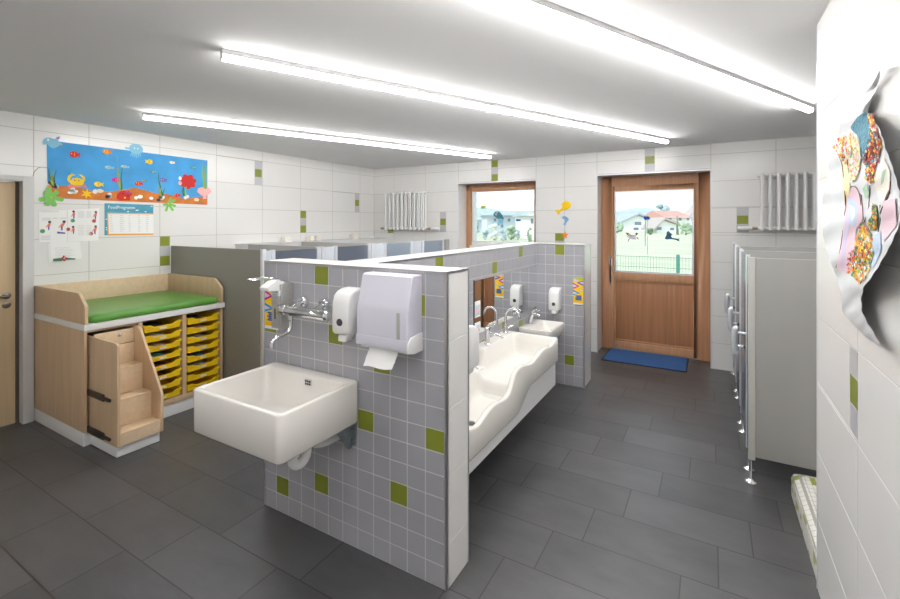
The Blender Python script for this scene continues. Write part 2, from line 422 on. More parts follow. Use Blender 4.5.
# white tiled coping with steel edges
mb = MB()
zc0, zc1 = HT, HT+.009
mb.box(FX0+.006, YF+.006, zc0, FX1-.006, YF2-.003, zc1)
mb.box(XM2+.006, YF2-.003, zc0, XM-.006, YS2-.006, zc1)
mb.box(XM-.006, YS+.006, zc0, XST-.006, YS2-.006, zc1)
struct(mb.build('trim_4', WHITE_TILE))
mb = MB(); q = .006
mb.box(FX0-.002, YF-.003, zc0, FX1+.003, YF+q, zc1+.001); mb.box(FX1-q, YF+q, zc0, FX1+.003, YF2, zc1+.001); mb.box(FX0-.002, YF+q, zc0, FX0+q, YF2, zc1+.001)
mb.box(FX0-.002, YF2-.003, zc0, XM2, YF2+.003, zc1+.001); mb.box(XM, YF2-.003, zc0, FX1+.003, YF2+.003, zc1+.001)
mb.box(XM-q, YF2+.003, zc0, XM+.003, YS-.003, zc1+.001); mb.box(XM2-.003, YF2+.003, zc0, XM2+q, YS2, zc1+.001)
mb.box(XM-q, YS-.003, zc0, XST+.003, YS+q, zc1+.001); mb.box(XST-q, YS+q, zc0, XST+.003, YS2, zc1+.001); mb.box(XM2+q, YS2-q, zc0, XST-q, YS2+.003, zc1+.001)
# upright corner strips
mb.box(FX1-.010, YF-.003, 0, FX1+.003, YF+.010, zc0); mb.box(FX1-.004, YF2-.006, 0, FX1+.003, YF2+.002, zc0)
mb.box(FX0-.003, YF-.003, 0, FX0+.004, YF+.006, zc0); mb.box(XST-.006, YS-.003, 0, XST+.003, YS+.006, zc0); mb.box(XST-.004, YS2-.004, 0, XST+.003, YS2+.003, zc0)
struct(mb.build('trim_5', TRIM))
# ---------------------------------------------------------------- garden door
YD = YB+.27
def framed(mb, x0, x1, z0, z1, w, y0, y1):
    mb.box(x0, y0, z0, x0+w, y1, z1); mb.box(x1-w, y0, z0, x1, y1, z1)
    mb.box(x0+w, y0, z1-w, x1-w, y1, z1)
    return mb
mb = framed(MB(), DX0+.004, DX1-.004, 0.002, DTOP-.002, .122, YD, YD+.09)
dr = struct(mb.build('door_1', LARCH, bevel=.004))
def zs(v): return ony(655, v, YD)[1]
lx0, lx1 = DX0+.118, DX1-.118
mb = MB(); y0, y1 = YD+.012, YD+.075
SW = .085
gx0, gx1, gz0, gz1 = -1.066, -.186, 1.005, 2.018
mb.box(lx0, y0, .012, gx0-.012, y1, 2.097); mb.box(gx1+.012, y0, .012, lx1, y1, 2.097)
mb.box(gx0-.012, y0, gz1+.012, gx1+.012, y1, 2.097); mb.box(gx0-.012, y0, .90, gx1+.012, y1, gz0-.012); mb.box(gx0-.012, y0, .012, gx1+.012, y1, .105)
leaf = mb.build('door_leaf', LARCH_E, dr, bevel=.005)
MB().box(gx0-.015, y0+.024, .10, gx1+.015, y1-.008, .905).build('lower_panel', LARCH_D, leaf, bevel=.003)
mb = MB()
for (a, b, c, d) in ((gx0-.03, .10, gx0-.0, .90), (gx1, .10, gx1+.03, .90), (gx0, .105, gx1, .13), (gx0, .875, gx1, .90)):
    mb.box(a, y0-.001+.012, b, c, y0+.03, d)
mb.build('panel_moulding', LARCH, leaf, bevel=.004)
mb = MB()
for (a, b, c, d) in ((gx0-.012, gz0-.012, gx0+.008, gz1+.012), (gx1-.008, gz0-.012, gx1+.012, gz1+.012), (gx0+.008, gz0-.012, gx1-.008, gz0+.008), (gx0+.008, gz1-.008, gx1-.008, gz1+.012)):
    mb.box(a, y0+.01, b, c, y0+.04, d)
mb.build('glazing_bead', ALU, leaf)
MB().box(gx0, y0+.026, gz0, gx1, y0+.032, gz1).build('door_pane', GLASS, leaf)
hx = ony(610.5, 285, YD)[0]
mb = MB().box(hx-.017, y0-.012, .835, hx+.017, y0, 1.165)
h = mb.build('handle_plate', ALU, leaf, bevel=.004)
mb = MB().tube([(hx, y0-.012, 1.09), (hx, y0-.05, 1.09), (hx-.004, y0-.058, 1.11), (hx-.006, y0-.06, 1.20)], .009, 10)
mb.build('door_handle', ALU, leaf, smooth=40)
# stickers and garden door mat
mt = MB(); 
mt.loft([rrect(-1.125, -.225, 5.508, 6.065, .02, .001), rrect(-1.125, -.225, 5.508, 6.065, .02, .007)])
m_ = thing('door_mat', 'blue ribbed door mat with dark rubber edge on the floor at the garden door', 'mat', (-.66, 5.78, 0))
mt.build('rubber_base', RUBBER, m_)
MB().box(-1.110, 5.525, .007, -.24, 6.062, .011).build('carpet_pile', MATBLUE, m_)
# ---------------------------------------------------------------- window
yw = YB+.245
mb = framed(MB(), WX0+.004, WX1-.004, WZ0+.004, WZ1-.004, .055, yw, yw+.08)
w1 = struct(mb.build('window_1', LARCH, bevel=.004))
MB().box(WX0+.06, yw, WZ0+.004, WX1-.06, yw+.08, WZ0+.052).build('bottom_bar', LAM_W, w1, bevel=.003)  # pale bottom member, white where the frame sides are larch
mb = MB(); a0, a1, b0, b1 = WX0+.05, WX1-.05, WZ0+.05, WZ1-.05
mb = framed(MB(), a0, a1, b0, b1, .055, yw-.02, yw+.05)
sash = mb.build('window_sash', LARCH_E, w1, bevel=.004)
MB().box(a0+.055, yw-.02, b0, a1-.055, yw+.05, b0+.055).build('bottom_rail', LAM_W, sash, bevel=.003)
MB().box(a0+.05, yw+.01, b0+.05, a1-.05, yw+.016, b1-.05).build('window_pane', GLASS, sash)
mb = MB()
for (p, q_, r_, s_) in ((a0+.05, b0+.05, a0+.066, b1-.05), (a1-.066, b0+.05, a1-.05, b1-.05), (a0+.066, b0+.05, a1-.066, b0+.066), (a0+.066, b1-.066, a1-.066, b1-.05)):
    mb.box(p, yw-.004, q_, r_, yw+.02, s_)
mb.build('glazing_bead', ALU, sash)
mb = MB().box(a1-.045, yw-.032, 1.45, a1-.012, yw-.02, 1.59); mb.tube([(a1-.03, yw-.032, 1.55), (a1-.03, yw-.06, 1.55), (a1-.03, yw-.065, 1.44)], .009, 8)
mb.build('window_handle', BRASS, sash, smooth=40)
# ---------------------------------------------------------------- inner door (left)
mb = MB(); fx = XL+.018
mb.box(XL-.14, DY1-.012, 0, XL+.004, DY1, DZ); mb.box(XL-.14, DY0, 0, XL+.004, DY0+.012, DZ); mb.box(XL-.14, DY0, DZ-.012, XL+.004, DY1, DZ)
mb.box(XL+.002, DY1-.012, 0, fx, 1.482, DZ+.03); mb.box(XL+.002, DY0-.06, 0, fx, DY0+.012, DZ+.03); mb.box(XL+.002, DY0+.012, DZ-.012, fx, DY1-.012, DZ+.03)
d2 = struct(mb.build('door_2', FRAME_W, bevel=.002))
MB().box(XL-.09, DY1-.034, 0, XL-.06, DY1-.012, DZ-.012).build('door_seal', mat('seal_brown', (.10, .08, .065), .8), d2)
lf = MB().box(XL-.10, DY0+.016, .006, XL-.058, DY1-.036, DZ-.018).build('door_leaf', DOORWOOD, d2, bevel=.002)
hy, hz, hx0 = 1.335, 1.045, XL-.058
mb = MB().lathe([(0, 0.001), (.027, 0.001), (.027, .008), (.02, .011), (0, .011)], (hx0, hy, hz), 'x', 20)
mb.tube([(hx0+.01, hy, hz), (hx0+.05, hy, hz), (hx0+.058, hy-.01, hz), (hx0+.058, hy-.13, hz)], .010, 10)
mb.build('door_handle', mat('dark_steel', (.22, .20, .18), .3, 1), lf, smooth=40)
MB().lathe([(0, 0.001), (.027, 0.001), (.027, .008), (.02, .011), (0, .011)], (hx0, hy, hz-.075), 'x', 20).build('lock_rosette', MATS['dark_steel'], lf, smooth=40)
# ---------------------------------------------------------------- LED strip lights on the ceiling
def led(p0, p1, label):
    p0, p1 = Vector((*p0, 0)), Vector((*p1, 0)); d = p1-p0; Ln = d.length; t = d.normalized(); n = Vector((-t.y, t.x, 0))
    root = thing('led_strip_light', label, 'ceiling light', ((p0.x+p1.x)/2, (p0.y+p1.y)/2, ZC), 'slanting strip lights on the ceiling')
    def bar(mb, a, b, w, z0, z1, mi=0):
        c = [p0+t*a+n*w, p0+t*b+n*w, p0+t*b-n*w, p0+t*a-n*w]
        mb.loft([[(q.x, q.y, z0) for q in c], [(q.x, q.y, z1) for q in c]], mi); return mb
    bar(MB(), 0, Ln, .024, ZC-.027, ZC-.001).build('housing', LEDBODY, root)
    mb = MB(); prof = []
    for k in range(9):
        a = math.pi*k/8; prof.append((.024*math.cos(a), ZC-.028-.027*math.sin(a)))
    rr = [[tuple(p0+t*s_+n*w)[:2]+(z,) for (w, z) in prof] for s_ in (.004, Ln-.004)]
    mb.loft(rr); mb.build('diffuser', LED, root, smooth=40)
    for a, b in ((-.004, .003), (Ln-.003, Ln+.004)): bar(MB(), a, b, .0235, ZC-.050, ZC-.004).build('end_cap', LEDBODY, root)
led((-3.935, 1.885), (-2.476, 5.304), 'slanting white LED strip light on the ceiling nearest the sea picture wall')
led((-2.16, 1.404), (-.402, 5.222), 'long slanting white LED strip light on the ceiling above the mirror wall')
led((-1.35, .178), (.646, 4.295), 'slanting white LED strip light on the ceiling in the upper right corner')
# ================================================================ BABY CHANGING CABINET
cx0, cx1, cy0, cy1 = XL+.003, -3.92, 1.487, 2.555
cab = thing('changing_cabinet', 'maple baby changing cabinet with white top against the left wall', 'cabinet', ((cx0+cx1)/2, (cy0+cy1)/2, 0))
T = .02; ST = .845
MB().box(cx0, cy0, .105, cx1, cy0+T, ST).build('side_panel', MAPLE, cab, bevel=.0015)
MB().box(cx0, cy1-T, .105, cx1, cy1, ST).build('side_panel', MAPLE, cab, bevel=.0015)
MB().box(cx0, cy0-.006, ST, cx1+.022, cy1+.008, .888).build('worktop', LAM_W, cab, bevel=.003)
MB().box(cx0, cy0+.004, .0, cx1-.02, cy1-.004, .105).build('plinth', LAM_W, cab, bevel=.002)
def yu(u, x=-3.93): return onx(u, 300, x)[0]
d1a, d1b = yu(139.5), yu(142.5); d2a, d2b = yu(182.3), yu(186)
zb = .15
for a, b in ((d1a, d1b), (d2a, d2b)): MB().box(cx0, a, zb, cx1-.004, b, ST-.001).build('divider', MAPLE, cab, bevel=.0015)
MB().box(cx0, d1a, .106, cx1-.004, cy1-T, zb).build('base_board', MAPLE, cab, bevel=.0015)
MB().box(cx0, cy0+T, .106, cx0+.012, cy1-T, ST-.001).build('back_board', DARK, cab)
def guard(y):
    mb = MB().prism([(cx0, .889), (cx1+.012, .889), (cx1+.012, 1.012), (cx1+.004, 1.032), (cx1-.085, 1.102), (cx1-.11, 1.11), (cx0, 1.11)], y, y+.022, 'y')
    return mb.build('guard_panel', MAPLE, cab, bevel=.002)
guard(cy0); guard(cy1-.022)
MB().box(cx0, cy0+.022, .889, cx0+.02, cy1-.022, 1.11).build('back_guard', MAPLE_L, cab, bevel=.002)
mb = MB()
for z in [.19+.0825*i for i in range(8)]:
    for a, b in ((d1b, d2a), (d2b, cy1-T)):
        mb.box(cx0+.05, a, z-.004, cx1-.03, a+.008, z+.004); mb.box(cx0+.05, b-.008, z-.004, cx1-.03, b, z+.004)
mb.build('tray_runner', MAPLE, cab)
# pull-out steps
sx1 = -3.512; sa, sb_ = 1.522, 1.822; pt = .018
steps = MB().box(-4.15, sa+pt, .11, sx1-.012, sb_-pt, .128).build('pull_out_steps', MAPLE_L, cab)
near = [(-4.15, .085), (sx1, .085), (sx1, .765), (sx1-.006, .785), (sx1-.026, .797), (-4.15, .797)]
MB().prism(near, sa, sa+pt, 'y').build('step_side', MAPLE, steps, bevel=.002)
zt = .822
far = [(-4.15, .085), (sx1, .085), (sx1, .36), (sx1-.012, .385), (-3.81, .80), (-3.84, zt), (-4.15, zt)]
MB().prism(far, sb_-pt, sb_, 'y').build('step_side', MAPLE, steps, bevel=.002)
for xa, xb, z in ((sx1-.13, sx1-.003, .175), (sx1-.26, sx1-.13, .365), (sx1-.38, sx1-.26, .555)):
    MB().box(xa-.012, sa+pt, z-.016, xb, sb_-pt, z).build('step_tread', MAPLE_L, steps, bevel=.002)
for xa, z0_, z1_ in ((sx1-.004, .085, .158), (sx1-.13, .176, .348), (sx1-.26, .366, .538), (sx1-.38, .556, .70)):
    MB().box(xa-.012, sa+pt, z0_, xa-.001, sb_-pt, z1_).build('step_riser', MAPLE_L, steps, bevel=.0015)
fr = MB().box(sx1-.40, sa+pt, .705, sx1-.385, sb_-pt, .81).build('top_front', MAPLE_L, steps, bevel=.002)
MB().lathe([(0, 0), (.012, 0), (.012, .012), (.008, .016), (0, .016)], (sx1-.385, 1.70, .775), 'x', 16).build('cam_lock', CHROME, steps, smooth=40)
MB().box(-4.12, sa+.012, .004, sx1-.038, sb_-.008, .085).build('step_plinth', LAM_W, steps, bevel=.002)
for z in (.395, .125):
    mb = MB().box(-3.93, sa-.012, z-.022, -3.69, sa-.001, z+.022); mb.box(-3.96, sa-.008, z-.012, -3.62, sa-.002, z+.010)
    mb.tube([(-3.70, sa-.008, z), (-3.60, sa-.008, z)], .011, 8)
    mb.build('slide_rail', mat('slide_metal', (.12, .12, .12), .35, 1), steps, smooth=30)
MB().box(cx1-.03, cy0+T, .824, cx1-.012, d1a, ST-.001).build('top_rail', MAPLE, cab)
# green mattress
mb = MB(); rings = []
mx0, mx1, my0, my1 = cx0+.026, cx1+.012, cy0+.03, cy1-.03
for ins, z in ((.02, .8895), (.004, .894), (0, .913), (.004, .932), (.02, .944), (.05, .949), (.2, .944)):
    rings.append([Vector(p) for p in rrect(mx0+ins, mx1-ins, my0+ins, my1-ins, .05, z, 6)])
def dense(ring, k=6):
    out = []
    for i, p in enumerate(ring):
        q_ = ring[(i+1) % len(ring)]
        n = k*3 if (q_-p).length > .2 else 1
        for t in range(n): out.append(p+(q_-p)*t/n)
    return out
rings = [dense(r) for r in rings]; n = len(rings[0])
for ri in (1, 2, 3):
    for i in range(n):
        p = rings[ri][i]; w = .006*math.sin(i*2.1)+.004*math.sin(i*5.3)
        rings[ri][i] = Vector((p.x-abs(w), p.y, p.z+w*.4))
mb.loft(rings)
tag(mb.build('changing_mattress', VINYL, smooth=60), 'green vinyl changing mattress lying on the maple cabinet', 'mattress')
# trays
ytop = [.80-.0825*i for i in range(8)]
ORD = ['topmost', 'second from the top', 'third from the top', 'fourth from the top', 'fifth from the top', 'third from the bottom', 'second from the bottom', 'lowest']
def make_tray(a, b):
    w0, w1 = a+.012, b-.012; xf = cx1-.012; xb = xf-.37; z1 = 0.0; z0 = -.062
    root = thing('storage_tray', 'x', 'tray', (xf-.18, (a+b)/2, 0), 'yellow trays in the changing cabinet')
    mb = MB(); mid = (w0+w1)/2; hw = (w1-w0)/2
    def topz(s_):                                  # scooped upper edge of the front
        q_ = abs(s_); return z1-.006 - (.017 if q_ < .50 else (.017*(0.70-q_)/.20 if q_ < .70 else 0))
    N = 28; S = [-1+2*k/N for k in range(N+1)]
    f_lo = [(xf-.003, mid+hw*s_*.95, z0) for s_ in S]; f_hi = [(xf, mid+hw*s_, topz(s_)) for s_ in S]
    f_lip = [(xf+.012, mid+hw*s_*1.02, topz(s_)+.004) for s_ in S]; f_lip2 = [(xf+.013, mid+hw*s_*1.02, topz(s_)-.008) for s_ in S]
    f_in = [(xf-.008, mid+hw*s_*.97, topz(s_)-.002) for s_ in S]; f_in2 = [(xf-.012, mid+hw*s_*.9, z0+.004) for s_ in S]
    mb.grid([f_lo, f_hi, f_lip2, f_lip, f_in, f_in2])
    mb.box(xb, w0+.006, z0, xf-.016, w1-.006, z0+.003)
    for ya in (w0, w1-.004):
        mb.box(xb, ya, z0, xf-.01, ya+.004, z1); mb.box(xb, ya-.004, z1-.006, xf-.004, ya+.008, z1)
    mb.box(xb, w0, z0, xb+.004, w1, z1)
    mb.build('tray_body', YELLOW, root, smooth=30)
    MB().box(xf-.0035, mid-.026, -.050, xf+.0035, mid+.026, -.034).build('name_tag', LAM_W, root)
    return root
CONT = [('dark_cloth', (.03, .03, .04)), ('white_cloth', (.72, .70, .68)), ('beige_cloth', (.55, .42, .34)), ('teal_cloth', (.05, .25, .22)),
        ('maroon_cloth', (.16, .03, .035)), ('brown_cloth', (.13, .05, .03)), ('blue_cloth', (.06, .14, .30)), ('grey_cloth', (.35, .38, .42))]
contents = {0: [(0, 0), (1, 1), (2, 2), (3, 3), (4, 4), (5, 5)], 1: [(0, 0), (1, 2), (2, 7), (3, 2), (4, 6), (5, 7)]}
for c, (a, b) in enumerate(((d1b, d2a), (d2b, cy1-T))):
    proto = make_tray(a, b)
    for k in range(8):
        t = proto if k == 0 else copy_tree(proto)
        t.location = (proto.location.x, proto.location.y, ytop[k])
        t['label'] = 'yellow plastic tray, %s in the %s column of the changing cabinet' % (ORD[k], ('left', 'right')[c])
    for k, m_i in contents[c]:
        mid = (a+b)/2; zt_ = ytop[k]-.026
        mb = MB(); rws = []
        for i in range(7):
            rw = []
            for j in range(13):
                s_ = j/12; e = math.sin(math.pi*s_)**.5*math.sin(math.pi*min(1, i/6+.0))**.3 if 0 < i < 6 else 0
                rw.append((cx1-.05-.26*i/6, mid+(s_-.5)*.17, zt_-.03+(.034+.006*random.uniform(-1, 1))*e))
            rws.append(rw)
        mb.grid(rws); nm, rgb = CONT[m_i]
        tag(mb.build('folded_cloth', mat(nm, rgb, .9, noise=.25, nscale=30), smooth=60),
            '%s clothing folded in the %s yellow tray of the %s column' % (nm.split('_')[0], ORD[k], ('left', 'right')[c]), 'clothes', 'clothes in the yellow trays')
# ================================================================ LEFT WALL PAPERWORK
def sheet(name, F, poly, off, m, parent=None, th=.0012, **k):
    mb = MB(); n = len(poly)
    a = [F(p[0], p[1], off) for p in poly]; b = [F(p[0], p[1], off+th) for p in poly]
    mb.face(b); 
    for i in range(n): mb.face([a[i], a[(i+1) % n], b[(i+1) % n], b[i]])
    return mb.build(name, m, parent, **k)
def multi(name, F, polys, off, m, parent=None, th=.0008):
    """several flat cut-outs in one mesh; polys = [(poly, material index)]"""
    mb = MB()
    for i, (p, mi) in enumerate(polys):
        o = off+th*(1+.3*i if i < 12 else 4+.02*i); mb.face([F(q_[0], q_[1], o) for q_ in p], mi)
    return mb.build(name, m, parent, weld=False)
def elp(cx, cy, rx, ry, n=18, rot=0):
    c, s = math.cos(rot), math.sin(rot)
    return [(cx+rx*math.cos(t)*c-ry*math.sin(t)*s, cy+rx*math.cos(t)*s+ry*math.sin(t)*c) for t in [2*math.pi*k/n for k in range(n)]]
def star(cx, cy, r, r2, n=5, rot=.3):
    return [(cx+(r if k % 2 == 0 else r2)*math.cos(rot+math.pi*k/n), cy+(r if k % 2 == 0 else r2)*math.sin(rot+math.pi*k/n)) for k in range(2*n)]
def fish(cx, cy, L, H, f=1):
    p = []
    for k in range(15):
        a = math.pi*.12+2*math.pi*.88*k/14
        p.append((cx+f*(L*.36*math.cos(a)-L*.08), cy+H*.5*math.sin(a)))
    return p[:15]+[(cx+f*L*.5, cy-H*.42), (cx+f*L*.42, cy), (cx+f*L*.5, cy+H*.42)]
def LP(u, v): return onx(u, v, XL)
def zl_(x, y): return LP(30+x/6.66, 130+y/6.66)            # two enlarged views used for measuring
def zr_(x, y): return LP(120+x/6.66, 140+y/6.66)
mur = thing('sea_mural', 'painted blue sea picture with paper fish above the changing cabinet', 'picture', (XL+.003, 2.26, 1.84))
c0, c1, c2, c3 = LP(46.5, 140), LP(207.3, 160.5), LP(207, 204.7), LP(47.5, 198)
sheet('painted_sheet', LWF, [c3, c2, c1, c0], .003, SEA, mur)
sand = [zl_(115, 450), zl_(115, 362), zl_(180, 372), zl_(250, 375), zl_(330, 385), zl_(420, 408), zl_(520, 412), zl_(600, 400), zl_(650, 395),
        zr_(40, 328), zr_(100, 318), zr_(160, 333), zr_(220, 352), zr_(300, 358), zr_(360, 372), zr_(430, 395), zr_(500, 380), zr_(580, 375), zr_(580, 432), zr_(300, 420), zr_(0, 408)]
sheet('painted_sand', LWF, sand, .0045, SAND, mur)
def part(name, polys, ms, off=.006): return multi(name, LWF, polys, off, ms, mur)
def sc(pt, k=1.0): return pt
U = .0015*1.0
def pxy(f, pts): return [f(*p) for p in pts]
# whale at the upper left corner
part('paper_whale', [(pxy(zl_, [(80, 85), (88, 62), (108, 50), (135, 52), (165, 62), (175, 45), (198, 42), (200, 55), (185, 68), (200, 90), (195, 105), (170, 118), (150, 122), (130, 112), (118, 96), (100, 98), (84, 98)]), 0),
                     (pxy(zl_, [(172, 55), (192, 46), (190, 62)]), 2), (pxy(zl_, [(190, 84), (215, 96), (206, 102)]), 3), (elp(*zl_(118, 66), .008, .010), 1)],
     [P_LBLUE, P_WHITE, P_MAG, P_YEL])
part('paper_crab', [(pxy(zl_, [(262, 345), (285, 322), (312, 318), (345, 328), (358, 350), (345, 368), (300, 370), (270, 362)]), 0),
                    (pxy(zl_, [(258, 352), (245, 330), (252, 306), (275, 290), (300, 300), (278, 306), (266, 322), (270, 340)]), 0),
                    (pxy(zl_, [(350, 350), (366, 335), (362, 312), (340, 298), (322, 296), (340, 312), (350, 325), (346, 340)]), 0),
                    (pxy(zl_, [(250, 372), (262, 360), (285, 368), (340, 368), (360, 358), (372, 375), (378, 390), (350, 375), (300, 380), (258, 388)]), 1),
                    (elp(*zl_(296, 336), .004, .006, 10), 2), (elp(*zl_(322, 338), .004, .006, 10), 2)], [P_YEL, P_SKIN, P_DARK])
def fishes(lst):
    for f, x, y, L, H, d, m in lst:
        c = f(x, y); multi('paper_fish', LWF, [(fish(c[0], c[1], L, H, d), 0), (elp(c[0]-d*L*.26, c[1]+H*.1, .004, .004, 8), 1), (pxy_off(c, L, H, d), 2)], .006, [m, P_WHITE, P_ORANGE if m is not P_ORANGE else P_YEL], mur)
def pxy_off(c, L, H, d): return [(c[0]-L*.05, c[1]-H*.3), (c[0]+L*.04, c[1]-H*.3), (c[0]+L*.04, c[1]+H*.3), (c[0]-L*.05, c[1]+H*.3)]
fishes([(zl_, 295, 163, .085, .055, 1, P_RED), (zl_, 512, 145, .082, .05, 1, P_ORANGE), (zl_, 455, 362, .08, .048, 1, P_YEL), (zl_, 570, 333, .07, .05, -1, P_MAG),
        (zr_, 192, 145, .075, .05, -1, P_YEL), (zr_, 218, 213, .075, .04, -1, P_TEAL), (zr_, 122, 290, .08, .045, 1, P_RED), (zr_, 286, 267, .075, .045, 1, P_PURP),
        (zr_, 158, 270, .07, .03, 1, P_TEAL), (zr_, 485, 184, .07, .035, -1, P_TEAL), (zr_, 380, 368, .07, .04, 1, P_RED), (zl_, 525, 250, .085, .035, 1, P_LBLUE),
        (zr_, 30, 178, .085, .03, 1, P_LBLUE), (zr_, 345, 150, .06, .03, 1, P_CREAM)])
def weed(f, strands, m1, m2):
    ps = []
    for i, (xa, ya, xb, yb, w) in enumerate(strands):
        L_, R_ = [], []
        for k in range(9):
            t = k/8; x = xa+(xb-xa)*t+3*math.sin(t*7+i); y = ya+(yb-ya)*t; ww = w*(1-.75*t)
            L_.append(f(x-ww, y)); R_.append(f(x+ww, y))
        ps.append((L_+R_[::-1], i % 2))
    part('paper_seaweed', ps, [m1, m2])
weed(zl_, [(140, 370, 122, 255, 7), (150, 372, 150, 262, 6), (158, 350, 170, 262, 5), (145, 360, 132, 300, 6)], P_DGREEN, P_OLIVE)
weed(zl_, [(600, 405, 577, 175, 6), (604, 400, 610, 248, 6), (590, 380, 574, 252, 4)], P_OLIVE, P_DGREEN)
weed(zr_, [(275, 375, 252, 218, 6), (270, 370, 245, 295, 5), (283, 372, 292, 320, 5), (268, 375, 274, 265, 5)], P_DGREEN, P_OLIVE)
weed(zr_, [(425, 375, 422, 300, 7), (432, 372, 436, 310, 7), (420, 372, 412, 300, 4)], P_DGREEN, P_GREEN)
weed(zr_, [(555, 325, 545, 155, 6), (563, 325, 562, 155, 6), (570, 325, 572, 165, 4)], P_GREEN, P_OLIVE)
for f, x, y, r in ((zl_, 376, 425, .048),):
    c = f(x, y); multi('paper_starfish', LWF, [(star(c[0], c[1], r, r*.4, 6, .4), 0)], .006, [P_YEL], mur)
def octo(name, pts, c, n=6):
    ps = []
    for (x, y) in pts[1]:
        f = pts[0]; a = f(*c); b = f(x, y); d = Vector((b[0]-a[0], b[1]-a[1])); nn = Vector((-d.y, d.x)).normalized(); w = .012*pts[2]
        pa = [(a[0]+nn.x*w, a[1]+nn.y*w), (b[0]+nn.x*w*1.2, b[1]+nn.y*w*1.2), (b[0]+d.x*.1, b[1]+d.y*.1), (b[0]-nn.x*w*1.2, b[1]-nn.y*w*1.2), (a[0]-nn.x*w, a[1]-nn.y*w)]
        ps.append((pa, 0))
    cc = pts[0](*c); ps.append((elp(cc[0], cc[1], .02*pts[2], .024*pts[2], 14), 0)); ps.append((elp(cc[0], cc[1], .007, .007, 8), 1))
    multi(name, LWF, ps, .0075, [P_GREEN, P_YEL], mur, th=.002)
octo('paper_sea_lily', (zl_, [(120, 385), (180, 410), (215, 465), (160, 505), (105, 500), (60, 465), (92, 415)], 1.25), (138, 448))
octo('paper_sea_lily', (zr_, [(335, 388), (360, 400), (365, 440), (348, 468), (302, 472), (285, 432)], .85), (318, 425))
# octopus, red rocks, anemone, shells
part('paper_octopus', [(elp(*zr_(105, 60), .062, .05), 0)]+[(pxy(zr_, [(80+8*k, 78), (88+8*k, 78), (70+14*k, 122-abs(k-3)*5), (64+14*k, 118-abs(k-3)*5)]), 0) for k in range(6)]
     + [(elp(*zr_(94, 55), .006, .007, 8), 1), (elp(*zr_(116, 58), .006, .007, 8), 1), (pxy(zr_, [(30, 45), (80, 58), (76, 66), (34, 60)]), 0)], [P_LBLUE, P_WHITE])
part('paper_rock', [(pxy(zl_, [(572, 455), (578, 425), (600, 408), (630, 403), (662, 405), (666, 468), (600, 470)]), 0), (pxy(zr_, [(0, 398), (0, 340), (30, 338), (72, 345), (80, 362), (60, 385), (30, 398)]), 0)]
     + [(elp(*zr_(x, y), .009, .009, 8), mi) for x, y, mi in ((30, 385, 1), (62, 350, 2), (50, 372, 3), (18, 360, 3), (40, 345, 2))], [P_RED, P_YEL, P_PURP, P_MAROON])
a_ = zr_(450, 277); part('paper_anemone', [([(a_[0]+.085*(1+.12*math.sin(7*t))*math.cos(t), a_[1]+.075*(1+.12*math.sin(7*t))*math.sin(t)) for t in [2*math.pi*k/40 for k in range(40)]], 0)]
     + [(elp(*zr_(398, 255), .016, .022, 10), 1), (elp(*zr_(398, 288), .018, .022, 10), 2)], [P_RED, P_WHITE, P_PINK])
part('paper_clam', [(pxy(zr_, [(512, 345), (518, 322), (540, 315), (562, 312), (585, 316), (602, 332), (607, 345), (590, 360), (572, 372), (575, 392), (548, 392), (552, 375), (530, 362)]), 0)]
     + [(pxy(zr_, [(560, 372), (520+18*k, 330), (524+18*k, 330)]), 1) for k in range(5)], [P_PINK, P_PALEP])
ps = []
for f, x, y in ((zl_, 272, 412), (zl_, 302, 412), (zl_, 280, 398), (zl_, 432, 410), (zl_, 528, 430), (zl_, 524, 444), (zl_, 175, 378), (zl_, 128, 355), (zr_, 105, 385), (zr_, 132, 378), (zr_, 206, 388), (zr_, 280, 385), (zr_, 432, 385), (zr_, 445, 378)):
    c = f(x, y); ps.append((elp(c[0], c[1], random.uniform(.016, .03), random.uniform(.013, .02), 9, random.random()), 0))
for f, x, y in ((zl_, 150, 360), (zl_, 515, 445), (zl_, 162, 378), (zr_, 255, 400), (zr_, 270, 382)):
    c = f(x, y); ps.append((elp(c[0], c[1], .022, .017, 9), 1))
for f, x, y in ((zl_, 465, 406), (zr_, 508, 398), (zl_, 140, 352)):
    c = f(x, y); ps.append((elp(c[0], c[1], .028, .018, 10), 2))
for p_ in ps: part('paper_pebble', [(p_[0], 0)], [(P_WHITE, P_DARK, P_CREAM)[p_[1]]])
# loose grey thread beside the picture
tag(MB().tube([(XL+.004, *LP(u, v)) for u, v in ((33, 176), (34, 172), (38, 168), (42, 167), (47, 168))]+[(XL+.004, *LP(48, 167))], .0025, 6).build('thread', mat('thread', (.35, .33, .30), .9), smooth=60),
    'thin grey thread hanging between the door frame and the sea picture', 'thread')
# exercise drawings, notice, programme poster
def bl(x, y): return LP(34+x/9.21, 200+y/9.21)
def person(ps, f, x, y, s, lean):
    hd = f(x+lean*18*s, y-30*s); ps.append((elp(hd[0], hd[1], .010*s, .011*s, 10), 1))
    ps.append((pxy(f, [(x-14*s, y), (x-2*s+lean*14*s, y-24*s), (x+14*s+lean*14*s, y-22*s), (x+14*s, y+8*s), (x-4*s, y+12*s)]), 0))
    ps.append((pxy(f, [(x-6*s, y+10*s), (x+10*s, y+8*s), (x+8*s, y+40*s), (x-2*s, y+40*s)]), 2))
    ps.append((pxy(f, [(x+4*s, y-18*s), (x-26*s, y+16*s), (x-22*s, y+20*s), (x+8*s, y-10*s)]), 0))
ex = thing('exercise_sheet', 'white paper sheet with drawings of exercising figures in red, left of the timetable poster', 'poster', (XL+.003, 1.62, 1.46))
sheet('paper', LWF, pxy(bl, [(40, 110), (300, 90), (305, 385), (48, 388)])[::-1], .003, PAPER, ex)
ps = []
person(ps, bl, 130, 235, 1.05, .6); person(ps, bl, 250, 235, 1.15, 1.2)
